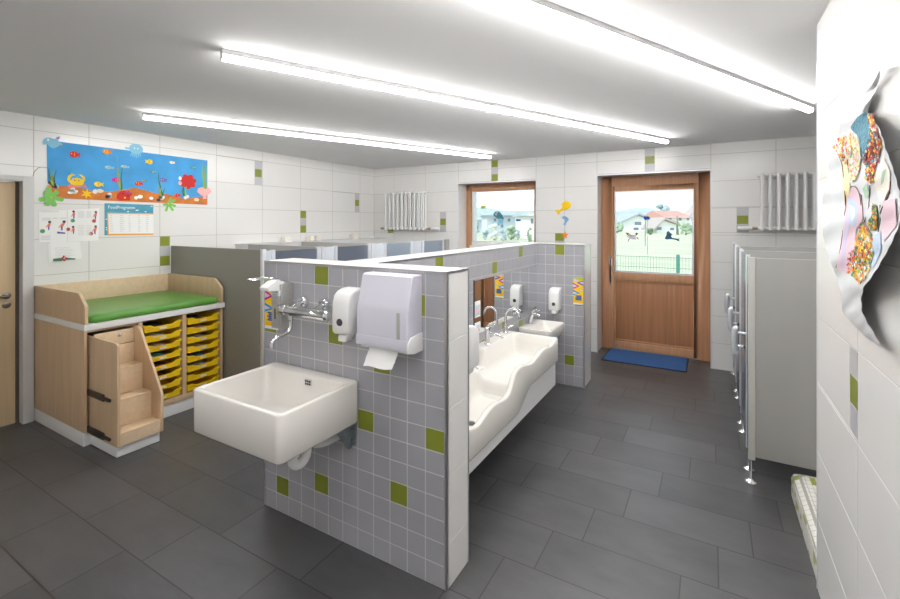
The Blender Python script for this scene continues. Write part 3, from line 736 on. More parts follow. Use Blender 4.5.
ps.append((elp(*bl(75, 287), .017, .017, 14), 3)); ps.append((pxy(bl, [(210, 290), (285, 300), (285, 312), (210, 308)]), 2))
for x0, x1, y in ((65, 225, 105), (70, 150, 165), (165, 215, 165), (235, 295, 165), (70, 150, 180), (60, 150, 330), (60, 145, 345), (60, 150, 360)):
    ps.append((pxy(bl, [(x0, y), (x1, y-4), (x1, y+6), (x0, y+10)]), 4))
multi('drawing', LWF, ps, .0045, [P_SKIN, P_DARK, P_PURP, C_('ball_green', (.10, .36, .20)), C_('print_grey', (.72, .72, .72))], ex)
ex2 = thing('exercise_sheet', 'white paper sheet with four small red figures and balls, touching the timetable poster', 'poster', (XL+.003, 1.85, 1.46))
sheet('paper', LWF, pxy(bl, [(308, 92), (600, 75), (592, 372), (308, 385)])[::-1], .003, PAPER, ex2)
ps = []
person(ps, bl, 362, 135, .95, 0); person(ps, bl, 560, 140, .95, .4); person(ps, bl, 358, 275, .9, -.1); person(ps, bl, 555, 275, 1.0, .5)
ps.append((elp(*bl(354, 190), .016, .016, 14), 3)); ps.append((elp(*bl(549, 193), .016, .016, 14), 5)); ps.append((elp(*bl(522, 310), .016, .016, 14), 5)); ps.append((elp(*bl(312, 270), .014, .016, 14), 5))
for k in range(14):
    y = 105+k*9 if k < 7 else 235+(k-7)*14
    ps.append((pxy(bl, [(400, y), (460, y-2), (460, y+3), (400, y+5)]), 4)); ps.append((pxy(bl, [(478, y), (525, y-2), (525, y+3), (478, y+5)]), 4))
multi('drawing', LWF, ps, .0045, [P_SKIN, P_DARK, P_PURP, C_('ball_green', (.10, .36, .20)), C_('print_grey', (.72, .72, .72)), C_('ball_red', (.55, .12, .10))], ex2)
nt_ = thing('notice', 'small white printed notice with green and red pen below the exercise drawings', 'paper', (XL+.003, 1.69, 1.29))
mbn = MB(); pa = pxy(bl, [(135, 575), (130, 410), (155, 388), (425, 384), (436, 535), (385, 548)])
mbn.face([LWF(p[0], p[1], .006) for p in pa]); mbn.build('paper', PAPER, nt_)
ps = [(pxy(bl, [(190, 440+k*14), (330+20*(k % 3), 436+k*14), (330+20*(k % 3), 440+k*14), (190, 444+k*14)]), 0) for k in range(6)]
ps += [(pxy(bl, [(138, 420+k*20), (148, 418+k*20), (148, 426+k*20), (138, 428+k*20)]), 0) for k in range(7)]
multi('printing', LWF, ps, .0075, [C_('print_grey', (.72, .72, .72))], nt_)
pen = thing('pen', 'green pen with red clip fixed at the foot of the small white notice', 'pen', (XL+.012, 1.7, 1.31))
MB().tube([(XL+.012, *bl(175, 552)), (XL+.012, *bl(250, 545))], [.010, .012], 10).build('barrel', P_DGREEN, pen, smooth=40)
MB().tube([(XL+.012, *bl(290, 540)), (XL+.012, *bl(375, 542))], [.008, .004], 10).build('tip', P_DGREEN, pen, smooth=40)
MB().tube([(XL+.014, *bl(250, 545)), (XL+.014, *bl(270, 515)), (XL+.014, *bl(295, 535)), (XL+.014, *bl(275, 555)), (XL+.014, *bl(250, 545))], .007, 8).build('clip', P_RED, pen, smooth=40)
# teal timetable poster
def tp(x, y): return LP(100+x/14.97, 200+y/14.97)
po = thing('timetable_poster', 'teal bordered programme poster with white table, under the middle of the sea picture', 'poster', (XL+.003, 2.19, 1.5))
TEALP = mat('poster_teal', (.06, .34, .48), .5, noise=.12, nscale=10)
sheet('poster_sheet', LWF, pxy(tp, [(65, 530), (795, 520), (795, 72), (65, 48)]), .003, TEALP, po)
multi('table_panel', LWF, [(pxy(tp, [(110, 530), (100, 192), (795, 200), (795, 521)]), 0), (pxy(tp, [(128, 505), (118, 207), (795, 216), (795, 500)]), 1)], .0045, [C_('poster_orange', (.90, .42, .08)), PAPER], po)
ps = []
for cxx, w in ((140, 60), (290, 75), (420, 40), (560, 45), (680, 50)):
    for k in range(9):
        y = 230+k*29; ww = w*random.uniform(.5, 1); ps.append((pxy(tp, [(cxx, y), (cxx+ww, y), (cxx+ww, y+7), (cxx, y+7)]), 0))
multi('table_text', LWF, ps, .006, [C_('print_mid', (.62, .62, .63))], po)
ps = [(pxy(tp, [(x, y), (x+w, y-6), (x+w+3, y+8), (x, y+12)]), 0) for x, y, w in ((530, 150, 40), (405, 170, 20), (665, 172, 25), (755, 90, 25), (80, 285, 20), (78, 410, 22), (82, 440, 20))]
multi('white_marks', LWF, ps, .0045, [P_WHITE], po)
def text(s_, size, F, a0, b0, off, m, parent, name, width=None, rot=0):
    cu = bpy.data.curves.new('t', 'FONT'); cu.body = s_; cu.size = size
    ob = bpy.data.objects.new('t', cu); COL.objects.link(ob)
    bpy.context.view_layer.update(); dg = bpy.context.evaluated_depsgraph_get()
    me = bpy.data.meshes.new_from_object(ob.evaluated_get(dg)); bpy.data.objects.remove(ob)
    k = 1.0
    if width:
        xs = [v.co.x for v in me.vertices]; k = width/max(1e-6, max(xs)-min(xs))
    mb = MB()
    for p in me.polygons:
        mb.face([F(a0+me.vertices[i].co.x*k*math.cos(rot)-me.vertices[i].co.y*math.sin(rot), b0+me.vertices[i].co.x*k*math.sin(rot)+me.vertices[i].co.y*math.cos(rot), off) for i in p.vertices])
    return mb.build(name, m, parent)
t0 = tp(115, 128)
text('FoodProgramm', .042, LWF, t0[0], t0[1], .0055, P_WHITE, po, 'title_text', width=tp(515, 128)[0]-t0[0])
# ================================================================ FRONT HALF WALL FITTINGS
# big ceramic sink
X0, X1, Y0, Y1, ZR, ZB_ = -2.128, -1.510, 1.228, YF-.003, .845, .634
snk = thing('utility_sink', 'large white square ceramic sink mounted on the grey tiled half wall', 'sink', (-1.83, 1.47, ZB_))
def rr2(i, z, r, back=0): return rrect(X0+i, X1-i, Y0+i, Y1-i-back, r, z, 6)
mb = MB(); mb.loft([rr2(.03, ZB_, .02), rr2(.008, ZB_+.004, .025), rr2(0, ZB_+.015, .03), rr2(0, ZR-.008, .03), rr2(.003, ZR-.002, .03), rr2(.008, ZR, .028), rr2(.020, ZR, .028, .045), rr2(.025, ZR-.003, .03, .047), rr2(.028, ZR-.010, .03, .049),
                     rr2(.04, ZB_+.055, .045, .05), rr2(.052, ZB_+.036, .05, .05), rr2(.075, ZB_+.028, .05, .05), rr2(.2, ZB_+.024, .04, 0)])
mb.build('basin', CERAMIC, snk, smooth=50)
ox, oz = ony(308, 383, Y1-.085)
ob = MB().box(ox-.024, Y1-.0865, oz-.014, ox+.024, Y1-.079, oz+.018).build('overflow_plate', CHROME, snk, bevel=.002)
mb = MB()
for kx in (-1, 0, 1):
    for kz in (-.5, .5): mb.box(ox+kx*.014-.0045, Y1-.0880, oz+.002+kz*.014-.0045, ox+kx*.014+.0045, Y1-.0862, oz+.002+kz*.014+.0045)
mb.build('overflow_hole', BLACK, ob)
MB().lathe([(0, .0255), (.03, .0255), (.034, .0285), (.02, .030), (0, .029)], (-1.83, 1.45, ZB_), 'z', 24).build('drain', CHROME, snk, smooth=40)
# trap
tr = thing('drain_trap', 'white plastic drain trap hanging under the square ceramic sink', 'pipe', (-1.7, 1.45, .5))
pts = [(-1.635, 1.40, .633), (-1.635, 1.40, .575)]
MB().tube(pts, .024, 16).build('tail_pipe', PLASTIC, tr, smooth=40)
pth = [Vector((-1.635, 1.40, .576))]
for k in range(9):
    a = math.pi*k/8; pth.append(Vector((-1.635, 1.40+.042-.042*math.cos(a), .560-.040*math.sin(a))))
pth += [Vector((-1.635, 1.484, .575))]
MB().tube(pth, .022, 14).build('trap_bend', PLASTIC, tr, smooth=40)
MB().lathe([(0, 0), (.031, 0), (.033, .004), (.033, .020), (.03, .024), (0, .024)], (-1.635, 1.40, .572), 'z', 20).build('union_nut', PLASTIC, tr, smooth=40)
MB().tube(smooth_path([(-1.635, 1.484, .573), (-1.637, 1.492, .588), (-1.642, 1.52, .592), (-1.65, 1.56, .565), (-1.652, 1.62, .548), (-1.652, YF-.005, .542)], 4), .024, 14).build('wall_pipe', PLASTIC, tr, smooth=40)
br = thing('sink_bracket', 'grey steel angle bracket under the right side of the square sink', 'bracket', (-1.56, 1.6, .6))
GAL = mat('galvanised', (.36, .40, .42), .4, .9, noise=.2, nscale=30)
MB().box(-1.585, 1.32, .622, -1.545, YF-.004, .632).build('arm', GAL, br, bevel=.001)
MB().prism([(1.60, .622), (YF-.004, .622), (YF-.004, .50), (YF-.03, .50)], -1.568, -1.562, 'x').build('gusset', GAL, br)
MB().prism([(-1.600, .625), (-1.530, .625), (-1.535, .52), (-1.575, .505)], YF-.010, YF-.004, 'y').build('wall_plate', GAL, br)
for zz in (.60, .545): MB().lathe([(0, -.008), (.007, -.008), (.007, 0), (0, 0)], (-1.553, YF-.011, zz), 'y', 8).build('bolt', CHROME, br)
# thermostatic mixer with swan spout
tpx = thing('mixer_tap', 'chrome wall mixer tap with curved spout above the square sink', 'tap', (-1.85, YF, 1.2))
ym = YF-.115; zm = 1.174
MB().tube([(-1.968, ym, zm), (-1.962, ym, zm), (-1.958, ym, zm), (-1.912, ym, zm), (-1.909, ym, zm), (-1.903, ym, zm), (-1.672, ym, zm), (-1.667, ym, zm), (-1.664, ym, zm), (-1.622, ym, zm), (-1.614, ym, zm)],
          [.018, .026, .029, .029, .024, .026, .026, .024, .029, .029, .020], 20).build('mixer_body', CHROME, tpx, smooth=40)
for xx in (-1.902, -1.742):
    MB().lathe([(0, -.03), (.026, -.03), (.031, -.022), (.033, -.003), (0, -.003)], (xx, YF, zm+.028), 'y', 24).build('wall_rosette', CHROME, tpx, smooth=40)
    MB().tube([(xx, YF-.028, zm+.026), (xx, YF-.045, zm+.02), (xx+.004, ym, zm+.002)], .015, 12).build('inlet', CHROME, tpx, smooth=40)
xs_ = -1.880
sp = [(xs_, ym, zm-.018), (xs_, ym, zm-.05), (xs_, ym-.002, zm-.085), (xs_, ym-.018, zm-.108), (xs_, ym-.05, zm-.118), (xs_, ym-.085, zm-.122), (xs_, ym-.105, zm-.132), (xs_, ym-.114, zm-.148), (xs_, ym-.115, zm-.168)]
MB().tube(smooth_path(sp), .0105, 12).build('spout', CHROME, tpx, smooth=40)
MB().lathe([(0, 0), (.014, 0), (.015, .01), (.015, .03), (.011, .034), (0, .034)], (xs_, ym, zm-.052), 'z', 16).build('collar', CHROME, tpx, smooth=40)
# soap dispenser builder (white rounded)
def soap(loc, rot, label):
    root = thing('soap_dispenser', label, 'soap dispenser', (0, 0, 0), 'white wall soap dispensers')
    w, h, d = .054, .235, .110
    prof = [(-.002, 0), (-d+.012, 0), (-d, .012), (-d-.001, .09), (-d+.002, .155), (-d+.014, .190), (-d+.036, .208), (-.05, .216), (-.002, .218)]
    rings = []
    for k, (x, ins) in enumerate(((-w, .012), (-w+.003, .004), (-w+.010, 0), (w-.010, 0), (w-.003, .004), (w, .012))):
        cy, cz = -d/2, .109
        rings.append([(x, cy+(y-cy)*(1-ins/.06), cz+(z-cz)*(1-ins/.12)) for y, z in prof])
    MB().loft(rings).build('housing', PLASTIC, root, smooth=50)
    MB().loft([rrect(-.030, .030, -.088, -.030, .012, 0.001), rrect(-.029, .029, -.097, -.035, .012, -.016), rrect(-.026, .026, -.100, -.045, .012, -.032)]).build('push_nozzle', PLASTIC, root, smooth=50)
    MB().lathe([(0, -.004), (.0165, -.004), (.018, -.001), (.018, .002)], (0, -d-.0015, .062), 'y', 24).build('level_window', mat('smoke_window', (.06, .065, .075), .15), root, smooth=50)
    root.location = loc; root.rotation_euler = (0, 0, rot); return root
soap((-1.543, YF, 1.088), 0, 'white soap dispenser on the front half wall between mixer tap and towel dispenser')
soap((-1.355, YS, .755), 0, 'white soap dispenser on the grey tiled end wall above the small corner basin')
sd_ = soap((-1.069, YF2+.004, .905), math.pi, 'white soap dispenser on the back of the front half wall, low beside the trough')
sd_.scale = (1, 1.22, 1)
# paper towel dispenser
tw = thing('towel_dispenser', 'pale lilac white paper towel dispenser with sheet hanging out on the half wall', 'towel dispenser', (-1.29, YF, 1.07))
tx0, tx1 = -1.432, -1.142; tf = YF-.115
prof = [(YF-.002, 1.068), (tf, 1.066), (tf-.001, 1.235), (tf+.006, 1.255), (tf+.042, 1.385), (tf+.052, 1.392), (YF-.002, 1.392)]
rings = []
for x, ins in ((tx0, .004), (tx0+.004, 0), (tx1-.004, 0), (tx1, .004)):
    rings.append([(x, y+(ins if y < tf+.03 else 0), z+(ins if z < 1.2 else -ins)) for y, z in prof])
MB().loft(rings).build('cover', LILAC, tw, smooth=30)
mb = MB().box(tx0-.001, tf-.004, 1.066, tx1+.001, tf-.0005, 1.112); mb.build('lower_band', LILAC, tw, bevel=.002)
MB().prism([(YF-.002, 1.13), (YF-.095, 1.122), (tf-.004, 1.095), (tf-.004, 1.058), (YF-.07, 1.046), (YF-.002, 1.046)], tx1-.004, tx1+.006, 'x').build('end_bracket', PLASTIC, tw, bevel=.002)
MB().box(tx1-.056, tf-.005, 1.115, tx1-.040, tf+.001, 1.232).build('fill_window', mat('clear_window', (.46, .46, .44), .2), tw, bevel=.002)
MB().box(tx0+.01, tf+.02, 1.05, tx1-.004, YF-.004, 1.067).build('bottom_tray', LAM_W, tw)
mb = MB(); rws = []
for i in range(10):
    t = i/9; y = tf+.035-.045*t; z = 1.058-.082*t
    rws.append([(tx0+.055+.165*j/8-.006*t, y-.006*math.sin(j/8*math.pi), z+.004*math.sin(j*.8)+(.010*(j/8-.5) if i > 6 else 0)) for j in range(9)])
tag(mb.grid(rws).build('paper_towel', PAPER, smooth=60), 'white folded paper towel hanging from the lilac towel dispenser', 'paper towel')
# steel disinfectant dispenser with long lever
ds = thing('lever_dispenser', 'steel lever dispenser with white bottle cap on the left end of the half wall', 'dispenser', (-2.03, YF, 1.06))
ex0, ex1, ey = -2.068, -1.992, YF-.083
MB().box(ex0, ey, 1.058, ex1, YF-.003, 1.298).build('housing', STEEL, ds, bevel=.003)
MB().box(ex0+.004, ey-.004, 1.062, ex1-.01, ey-.0005, 1.24).build('front_plate', STEEL, ds, bevel=.002)
MB().loft([rrect(-2.039, -2.031, ey-.006, ey-.004, .0009, 1.11), rrect(-2.039, -2.031, ey-.006, ey-.004, .0009, 1.165)]).build('viewing_slot', BLACK, ds)
MB().loft([rrect(ex0-.004, ex1-.006, ey-.006, ey+.05, .006, 1.235), rrect(ex0-.004, ex1-.006, ey-.006, ey+.05, .006, 1.268)]).build('bottle_label', LAM_W, ds, bevel=.002)
multi('label_printing', lambda a, b, o=0: (a, ey-o, b), [([(ex0+.003, 1.252), (ex0+.058, 1.252), (ex0+.058, 1.260), (ex0+.003, 1.260)], 0), ([(ex0+.018, 1.240), (ex0+.050, 1.240), (ex0+.050, 1.244), (ex0+.018, 1.244)], 0)], .0068, [mat('label_blue', (.30, .45, .65), .5)], ds)
MB().prism([(ey-.068, 1.268), (ey-.072, 1.285), (ey-.015, 1.318), (ey+.03, 1.318), (ey+.03, 1.268), (ey-.02, 1.262)], ex0-.008, ex1-.012, 'x').build('bottle_cap', PLASTIC, ds, bevel=.004)
for xx in (-2.062, -2.004):
    pass
lv = smooth_path([(-2.055, ey+.06, 1.303), (-2.06, ey-.01, 1.325), (-2.060, ey-.07, 1.335), (-2.055, ey-.15, 1.338), (-2.030, ey-.162, 1.338), (-2.010, ey-.15, 1.338), (-2.006, ey-.07, 1.336), (-2.006, ey-.01, 1.325), (-2.006, ey+.06, 1.303)], 5)
MB().tube(lv, .005, 8).build('lever', CHROME, ds, smooth=40)
# posters (same design twice)
def flyer(F, x0, x1, z0, z1, off, label):
    root = thing('flyer', label, 'poster', F((x0+x1)/2, z0, off), 'yellow zigzag flyers')
    w, h = x1-x0, z1-z0
    P = lambda pts: [(x0+a*w, z0+b*h) for a, b in pts]
    sheet('paper', F, P([(0, .0), (1, 0), (1, 1), (0, 1)]), off, PAPER, root)
    ps = [(P([(0, .06), (1, .06), (1, 1), (0, 1)]), 0),
          (P([(0, .93), (1, .90), (1, 1), (0, 1)]), 6), (P([(.04, .97), (.04, .88), (.32, .84), (.52, .90), (.28, .94)]), 5),
          (P([(1, .90), (.30, .81), (1, .70)]), 1), (P([(1, .86), (.62, .815), (1, .76)]), 5),
          (P([(0, .80), (.62, .68), (0, .57)]), 2), (P([(0, .745), (.40, .68), (.0, .625)]), 5),
          (P([(0, .53), (.72, .43), (0, .33)]), 3), (P([(0, .47), (.45, .425), (0, .385)]), 7),
          (P([(.68, .56), (.98, .60), (.90, .54), (.70, .52)]), 5)]
    for k in range(5):
        y = .345-.037*k; a = (.22, .30, .18, .28, .20)[k]; b = (.85, .80, .88, .80, .86)[k]
        ps.append((P([(a, y-.031), (b, y-.031), (b, y), (a, y)]), 4))
    for k in range(2): ps.append((P([(.1, .12-.03*k), (.8, .12-.03*k), (.8, .128-.03*k), (.1, .128-.03*k)]), 8))
    multi('printing', F, ps, off+.0012, [P_GOLD, P_PURP, P_MAG, P_SKY, P_BLUE, P_LILAC, C_('lime', (.45, .60, .05)), P_PALEP, P_ORANGE], root, th=.0003)
    return root
flyer(SWF, -1.186, -1.088, .815, 1.085, .003, 'yellow zigzag flyer at the free edge of the end wall near the corner basin')
flyer(FWF, -2.226, -2.112, 1.022, 1.300, .003, 'yellow flyer with zigzag pattern behind the steel lever dispenser')
# ================================================================ MIRROR AND TROUGH
mi = thing('wall_mirror', 'wide frameless mirror on the grey tiled wall above the washing trough', 'mirror', (XM, 3.78, .76))
MB().box(XM+.003, 3.07, .765, XM+.008, YS-.012, 1.183).build('glass_sheet', MIRROR, mi)
mb = MB().box(XM+.002, 3.062, .760, XM+.0075, 3.0695, 1.188); mb.build('mirror_edge', mat('mirror_edge', (.05, .06, .06), .2), mi)
for k, (za, zb2, lab) in enumerate(((.898, 1.022, 'upper small blue and pink picture card on the near edge of the mirror'), (.770, .858, 'lower small blue and pink picture card on the near edge of the mirror'))):
    cd = thing('picture_card', lab, 'card', (XM+.01, 3.12, za), 'picture cards on the mirror')
    sheet('card', MWF, [(3.075, za), (3.165, za), (3.165, zb2), (3.075, zb2)], .009, PAPER, cd)
    h = zb2-za
    multi('picture', MWF, [([(3.08, za+.1*h), (3.16, za+.1*h), (3.16, za+.75*h), (3.08, za+.75*h)], 0), (elp(3.12, za+.4*h, .022, .2*h), 1), ([(3.09, za+.15*h), (3.15, za+.5*h), (3.145, za+.65*h), (3.085, za+.3*h)], 2)], .0103, [P_PBLUE, P_PINK, P_PALEP], cd)
# stepped washing trough
TY0, TY1 = 1.99, 3.655
xf = -1.09
rim_px = [(558.2, 338), (551.8, 346.4), (546.8, 347.6), (542.6, 350), (538.5, 356), (533.4, 362.6), (529.3, 364.3), (522.6, 365.4), (518.5, 368.5), (515, 375), (512.4, 387), (510, 395), (503.4, 400.9), (497.5, 402.4), (492.5, 406.7), (486.7, 414), (481.7, 422.6), (477.5, 427), (470, 428.4)]
rim = sorted([onx(u, v, xf) for u, v in rim_px])
rim = [(TY0, rim[0][1])]+rim
def interp(tab, y):
    if y <= tab[0][0]: return tab[0][1]
    for (a, p), (b, q_) in zip(tab, tab[1:]):
        if y <= b: return p+(q_-p)*(y-a)/max(1e-6, b-a)
    return tab[-1][1]
def smth(tab, y, w=.03): return sum(interp(tab, y+w*k) for k in (-1, -.5, 0, .5, 1))/5
def ss(a, b, x): t = min(1, max(0, (x-a)/(b-a))); return t*t*(3-2*t)
ZT = .685
def z_rim(y): return smth(rim, y, .035)+.004*0
def z_ledge(y): return .56+(ZT-.56)*ss(3.00, 3.07, y)
def z_floor(y): return .405+.105*ss(2.87, 2.93, y)
def z_bot(y): return .372+.112*ss(2.75, 3.05, y)
N = 150; rows_ = []
for i in range(N+1):
    y = TY0+(TY1-TY0)*i/N
    e = max(1-ss(TY0+.025, TY0+.07, y), ss(TY1-.075, TY1-.022, y))
    zr0, zl0, zf0, zb0 = z_rim(y), z_ledge(y), z_floor(y), z_bot(y)
    if y > TY1-.08: zr0 = zr0+(ZT-.004-zr0)*ss(TY1-.08, TY1-.02, y)
    top = lambda x: zl0+(zr0-zl0)*(x+1.47)/(.38)
    g = lambda x, z: (x, y, z+(top(x)-.001-z)*e)
    ys = y
    row = [(XM+.003, y, zb0), (XM+.003, y, zl0), (-1.482, y, zl0), g(-1.474, zl0-.002), g(-1.468, zl0-.010), g(-1.447, zf0+.05), g(-1.432, zf0+.015), g(-1.40, zf0+.002), g(-1.30, zf0-.004), g(-1.19, zf0),
           g(-1.158, zf0+.012), g(-1.140, zf0+.045), g(-1.126, max(zf0+.05, zr0-.014)), g(-1.121, zr0-.004), (-1.113, y, zr0), (-1.102, y, zr0), (-1.094, y, zr0-.004), (-1.090, y, zr0-.013), (-1.090, y, zb0+.012), (-1.094, y, zb0+.003), (-1.105, y, zb0)]
    rows_.append(row)
tro = thing('washing_trough', 'white wavy stepped washing trough for children along the mirror wall', 'washbasin', (-1.33, 2.82, .3))
mb = MB(); mb.grid(rows_, closed_u=True); mb.face(rows_[0]); mb.face(rows_[-1][::-1])
mb.build('basin', CERAMIC_IN, tro, smooth=60)
ap = [(TY0+.01, .295), (TY1-.012, .295), (TY1-.012, .478)]+[(TY1-.02-k*.04, z_bot(TY1-.02-k*.04)-.004) for k in range(1, 40)]+[(TY0+.01, z_bot(TY0)-.004)]
MB().prism(ap, XM+.004, -1.108, 'x').build('apron', LAM_W, tro)
MB().lathe([(0, .004), (.026, .004), (.03, .001), (.03, -.004)], (-1.27, 2.44, .4055), 'z', 20).build('drain', mat('drain_dark', (.12, .12, .12), .3, 1), tro, smooth=40)
MB().lathe([(0, .003), (.008, .003), (.010, -.004)], (-1.22, 3.12, .512), 'z', 12).build('drain', MATS['drain_dark'], tro, smooth=40)
# gooseneck tap
def gooseneck(x, y, z, label):
    root = thing('gooseneck_tap', label, 'tap', (x, y, z))
    MB().lathe([(0, 0.0005), (.024, 0.0005), (.024, .006), (.018, .012), (.017, .05), (.014, .058), (0, .058)], (x, y, z), 'z', 20).build('base', CHROME, root, smooth=40)
    path = [(x, y, z+.055), (x, y, z+.14)]
    for k in range(11):
        a = math.pi*k/10*.95; path.append((x+.062-.062*math.cos(a), y-.0*k, z+.145+.062*math.sin(a)))
    path.append((path[-1][0]+.001, y, path[-1][2]-.02))
    MB().tube(smooth_path(path, 3), .0105, 12).build('spout', CHROME, root, smooth=40)
    MB().tube([(x, y, z+.035), (x+.035, y+.02, z+.055), (x+.06, y+.03, z+.062)], [.010, .008, .006], 10).build('lever', CHROME, root, smooth=40)
gooseneck(-1.522, 3.575, ZT, 'chrome gooseneck tap at the far end of the washing trough')
def lever_tap(x, y, z, label, s=1.0):
    root = thing('lever_tap', label, 'tap', (x, y, z))
    MB().lathe([(0, .0005), (.026*s, .0005), (.026*s, .004), (.021*s, .008), (.021*s, .10*s), (.023*s, .104*s), (.023*s, .128*s), (.017*s, .136*s), (0, .137*s)], (x, y, z), 'z', 22).build('body', CHROME, root, smooth=40)
    MB().tube([(x+.015*s, y, z+.085*s), (x+.06*s, y+.004, z+.086*s), (x+.118*s, y+.008, z+.076*s), (x+.124*s, y+.008, z+.060*s)], [.013*s, .011*s, .0105*s, .0105*s], 12).build('spout', CHROME, root, smooth=40)
    MB().tube([(x, y, z+.130*s), (x+.02*s, y, z+.146*s), (x+.06*s, y, z+.150*s)], [.012*s, .009*s, .006*s], 10).build('lever', CHROME, root, smooth=40)
lever_tap(-1.50, 3.165, ZT, 'thick chrome lever tap on the upper ledge of the washing trough')
lever_tap(-1.505, 2.80, .56, 'chrome lever tap on the low near ledge of the trough, half behind the half wall', .8)
# corner basin
bx0, bx1, by0, by1, bz = XM+.004, -1.245, 3.965, 4.415, .645
bs = thing('corner_basin', 'small white rectangular hand basin in the corner beyond the washing trough', 'washbasin', (-1.4, 4.19, .5))
def rb(i, z, r, back=0, dz=0): return rrect(bx0+back+(i if back else i*.2), bx1-i, by0+i, by1-i, r, z, 6)
MB().loft([rb(.07, .505, .04), rb(.03, .515, .05), rb(.012, .545, .04), rb(.003, .60, .03), rb(0, bz-.008, .03), rb(.003, bz-.001, .03), rb(.008, bz, .028), rb(.020, bz, .03, .075), rb(.026, bz-.004, .03, .078), rb(.034, bz-.03, .04, .08), rb(.06, bz-.075, .05, .085), rb(.10, bz-.083, .04, .085)]).build('basin', CERAMIC, bs, smooth=50)
MB().lathe([(0, -.001), (.007, -.001), (.009, .001)], (bx0+.098, 4.16, bz-.04), 'x', 12).build('overflow_hole', BLACK, bs, smooth=40)
root = thing('basin_tap', 'chrome slanted lever tap on the small corner basin', 'tap', (-1.51, 4.19, bz))
MB().lathe([(0, .0005), (.024, .0005), (.024, .006), (.019, .010), (.019, .05), (0, .05)], (-1.525, 4.19, bz), 'z', 18).build('base', CHROME, root, smooth=40)
MB().tube([(-1.525, 4.19, bz+.03), (-1.518, 4.188, bz+.06), (-1.497, 4.184, bz+.115), (-1.494, 4.183, bz+.12)], [.020, .020, .019, .010], 14).build('body', CHROME, root, smooth=50)
MB().tube([(-1.500, 4.184, bz+.095), (-1.455, 4.177, bz+.098), (-1.432, 4.174, bz+.090), (-1.430, 4.174, bz+.076)], [.015, .013, .012, .011], 12).build('spout', CHROME, root, smooth=50)
MB().tube([(-1.497, 4.184, bz+.118), (-1.475, 4.18, bz+.140), (-1.42, 4.172, bz+.136)], [.012, .010, .006], 10).build('lever', CHROME, root, smooth=50)
# ================================================================ LEFT TOILET CUBICLES
XFR = -3.38; ztop = 1.385; zbot = .15; xled = -4.53
def foot(x, y, par, h=zbot):
    mb = MB().lathe([(0, .001), (.034, .001), (.034, .005), (.026, .014), (.012, .020), (.010, .024), (.010, h+.01), (0, h+.01)], (x, y, 0), 'z', 18)
    return mb.build('foot', CHROME, par, smooth=45)
lp = thing('partition_panel', 'dark grey cubicle end panel standing right beside the changing cabinet', 'partition', (-4.1, 2.585, 0))
MB().box(XL+.003, 2.572, zbot, XFR-.022, 2.598, ztop+.005).build('panel', LAM_G, lp, bevel=.001)
MB().box(XFR-.022, 2.566, zbot-.02, XFR+.012, 2.605, ztop+.010).build('post', ALU, lp, bevel=.004)
foot(XFR-.005, 2.585, lp)
mb = MB().box(XL+.003, 3.30, 0, xled, YB-.003, ztop-.018)
struct(mb.build('wall_cistern', WHITE_TILE))
mb = MB().box(XL+.003, 3.296, ztop-.017, xled-.006, YB-.003, ztop-.003); struct(mb.build('trim_6', WHITE_TILE))
mb = MB().box(xled-.006, 3.292, ztop-.018, xled+.004, YB-.003, ztop-.002); mb.box(XL+.003, 3.289, ztop-.018, xled+.004, 3.296, ztop-.002); struct(mb.build('trim_7', ALU))
def cubicle(y_pan0, y_pan1, y_d0, y_d1, y_post, y_div, doorm, label):
    r = thing('toilet_cubicle', label, 'cubicle', ((XFR+xled)/2, (y_d0+y_d1)/2, 0), 'toilet cubicles on the left')
    def V(*b, nm, m): return MB().box(*b).build(nm, m, r, bevel=.002)
    V(XFR-.016, y_pan0, zbot, XFR+.002, y_pan1, ztop-.004, nm='front_panel', m=LAM_L)
    V(XFR-.02, y_pan1, zbot-.03, XFR+.010, y_d0-.004, ztop+.002, nm='post', m=ALU); foot(XFR-.005, (y_pan1+y_d0)/2, r)
    d = V(XFR-.014, y_d0, zbot, XFR+.004, y_d1, ztop-.012, nm='door', m=doorm)
    MB().tube([(XFR+.003, y_d1-.08, .95), (XFR+.045, y_d1-.08, .95), (XFR+.045, y_d1-.08, .85), (XFR+.003, y_d1-.08, .85)], .011, 8).build('door_handle', ALU, d, smooth=40)
    V(XFR-.02, y_d1+.004, zbot-.03, XFR+.010, y_d1+.055, ztop+.002, nm='post', m=ALU); foot(XFR-.005, y_d1+.03, r)
    if y_div:
        V(xled+(.006 if y_div > 3.3 else .002), y_div-.013, zbot, XFR-.022, y_div+.013, ztop, nm='division_panel', m=LAM_G2)
        V(XFR-.021, y_div-.018, zbot-.03, XFR+.011, y_div+.018, ztop+.003, nm='post', m=ALU)
    return r
cubicle(2.612, 2.662, 2.705, 3.19, 3.23, 3.27, LAM_B, 'left cubicle with slate door, nearest to the half wall sink')
cubicle(3.292, 3.44, 3.48, 3.955, 4.0, 4.035, LAM_B, 'left cubicle with slate door, second along from the dark end panel')
cubicle(4.056, 4.25, 4.30, 4.79, 4.8, 0, LAM_B2, 'left cubicle with blue grey door, second along from the back wall')
cubicle(4.85, 5.06, 5.12, 5.595, 5.6, 0, LAM_B2, 'left cubicle with pale blue grey door, nearest to the back wall')
lw = MB().box(XFR-.016, 5.69, zbot, XFR+.002, YB-.003, ztop-.004).build('filler_panel', LAM_G2, bevel=.002)
tag(lw, 'narrow grey filler panel between last left cubicle and back wall', 'panel')
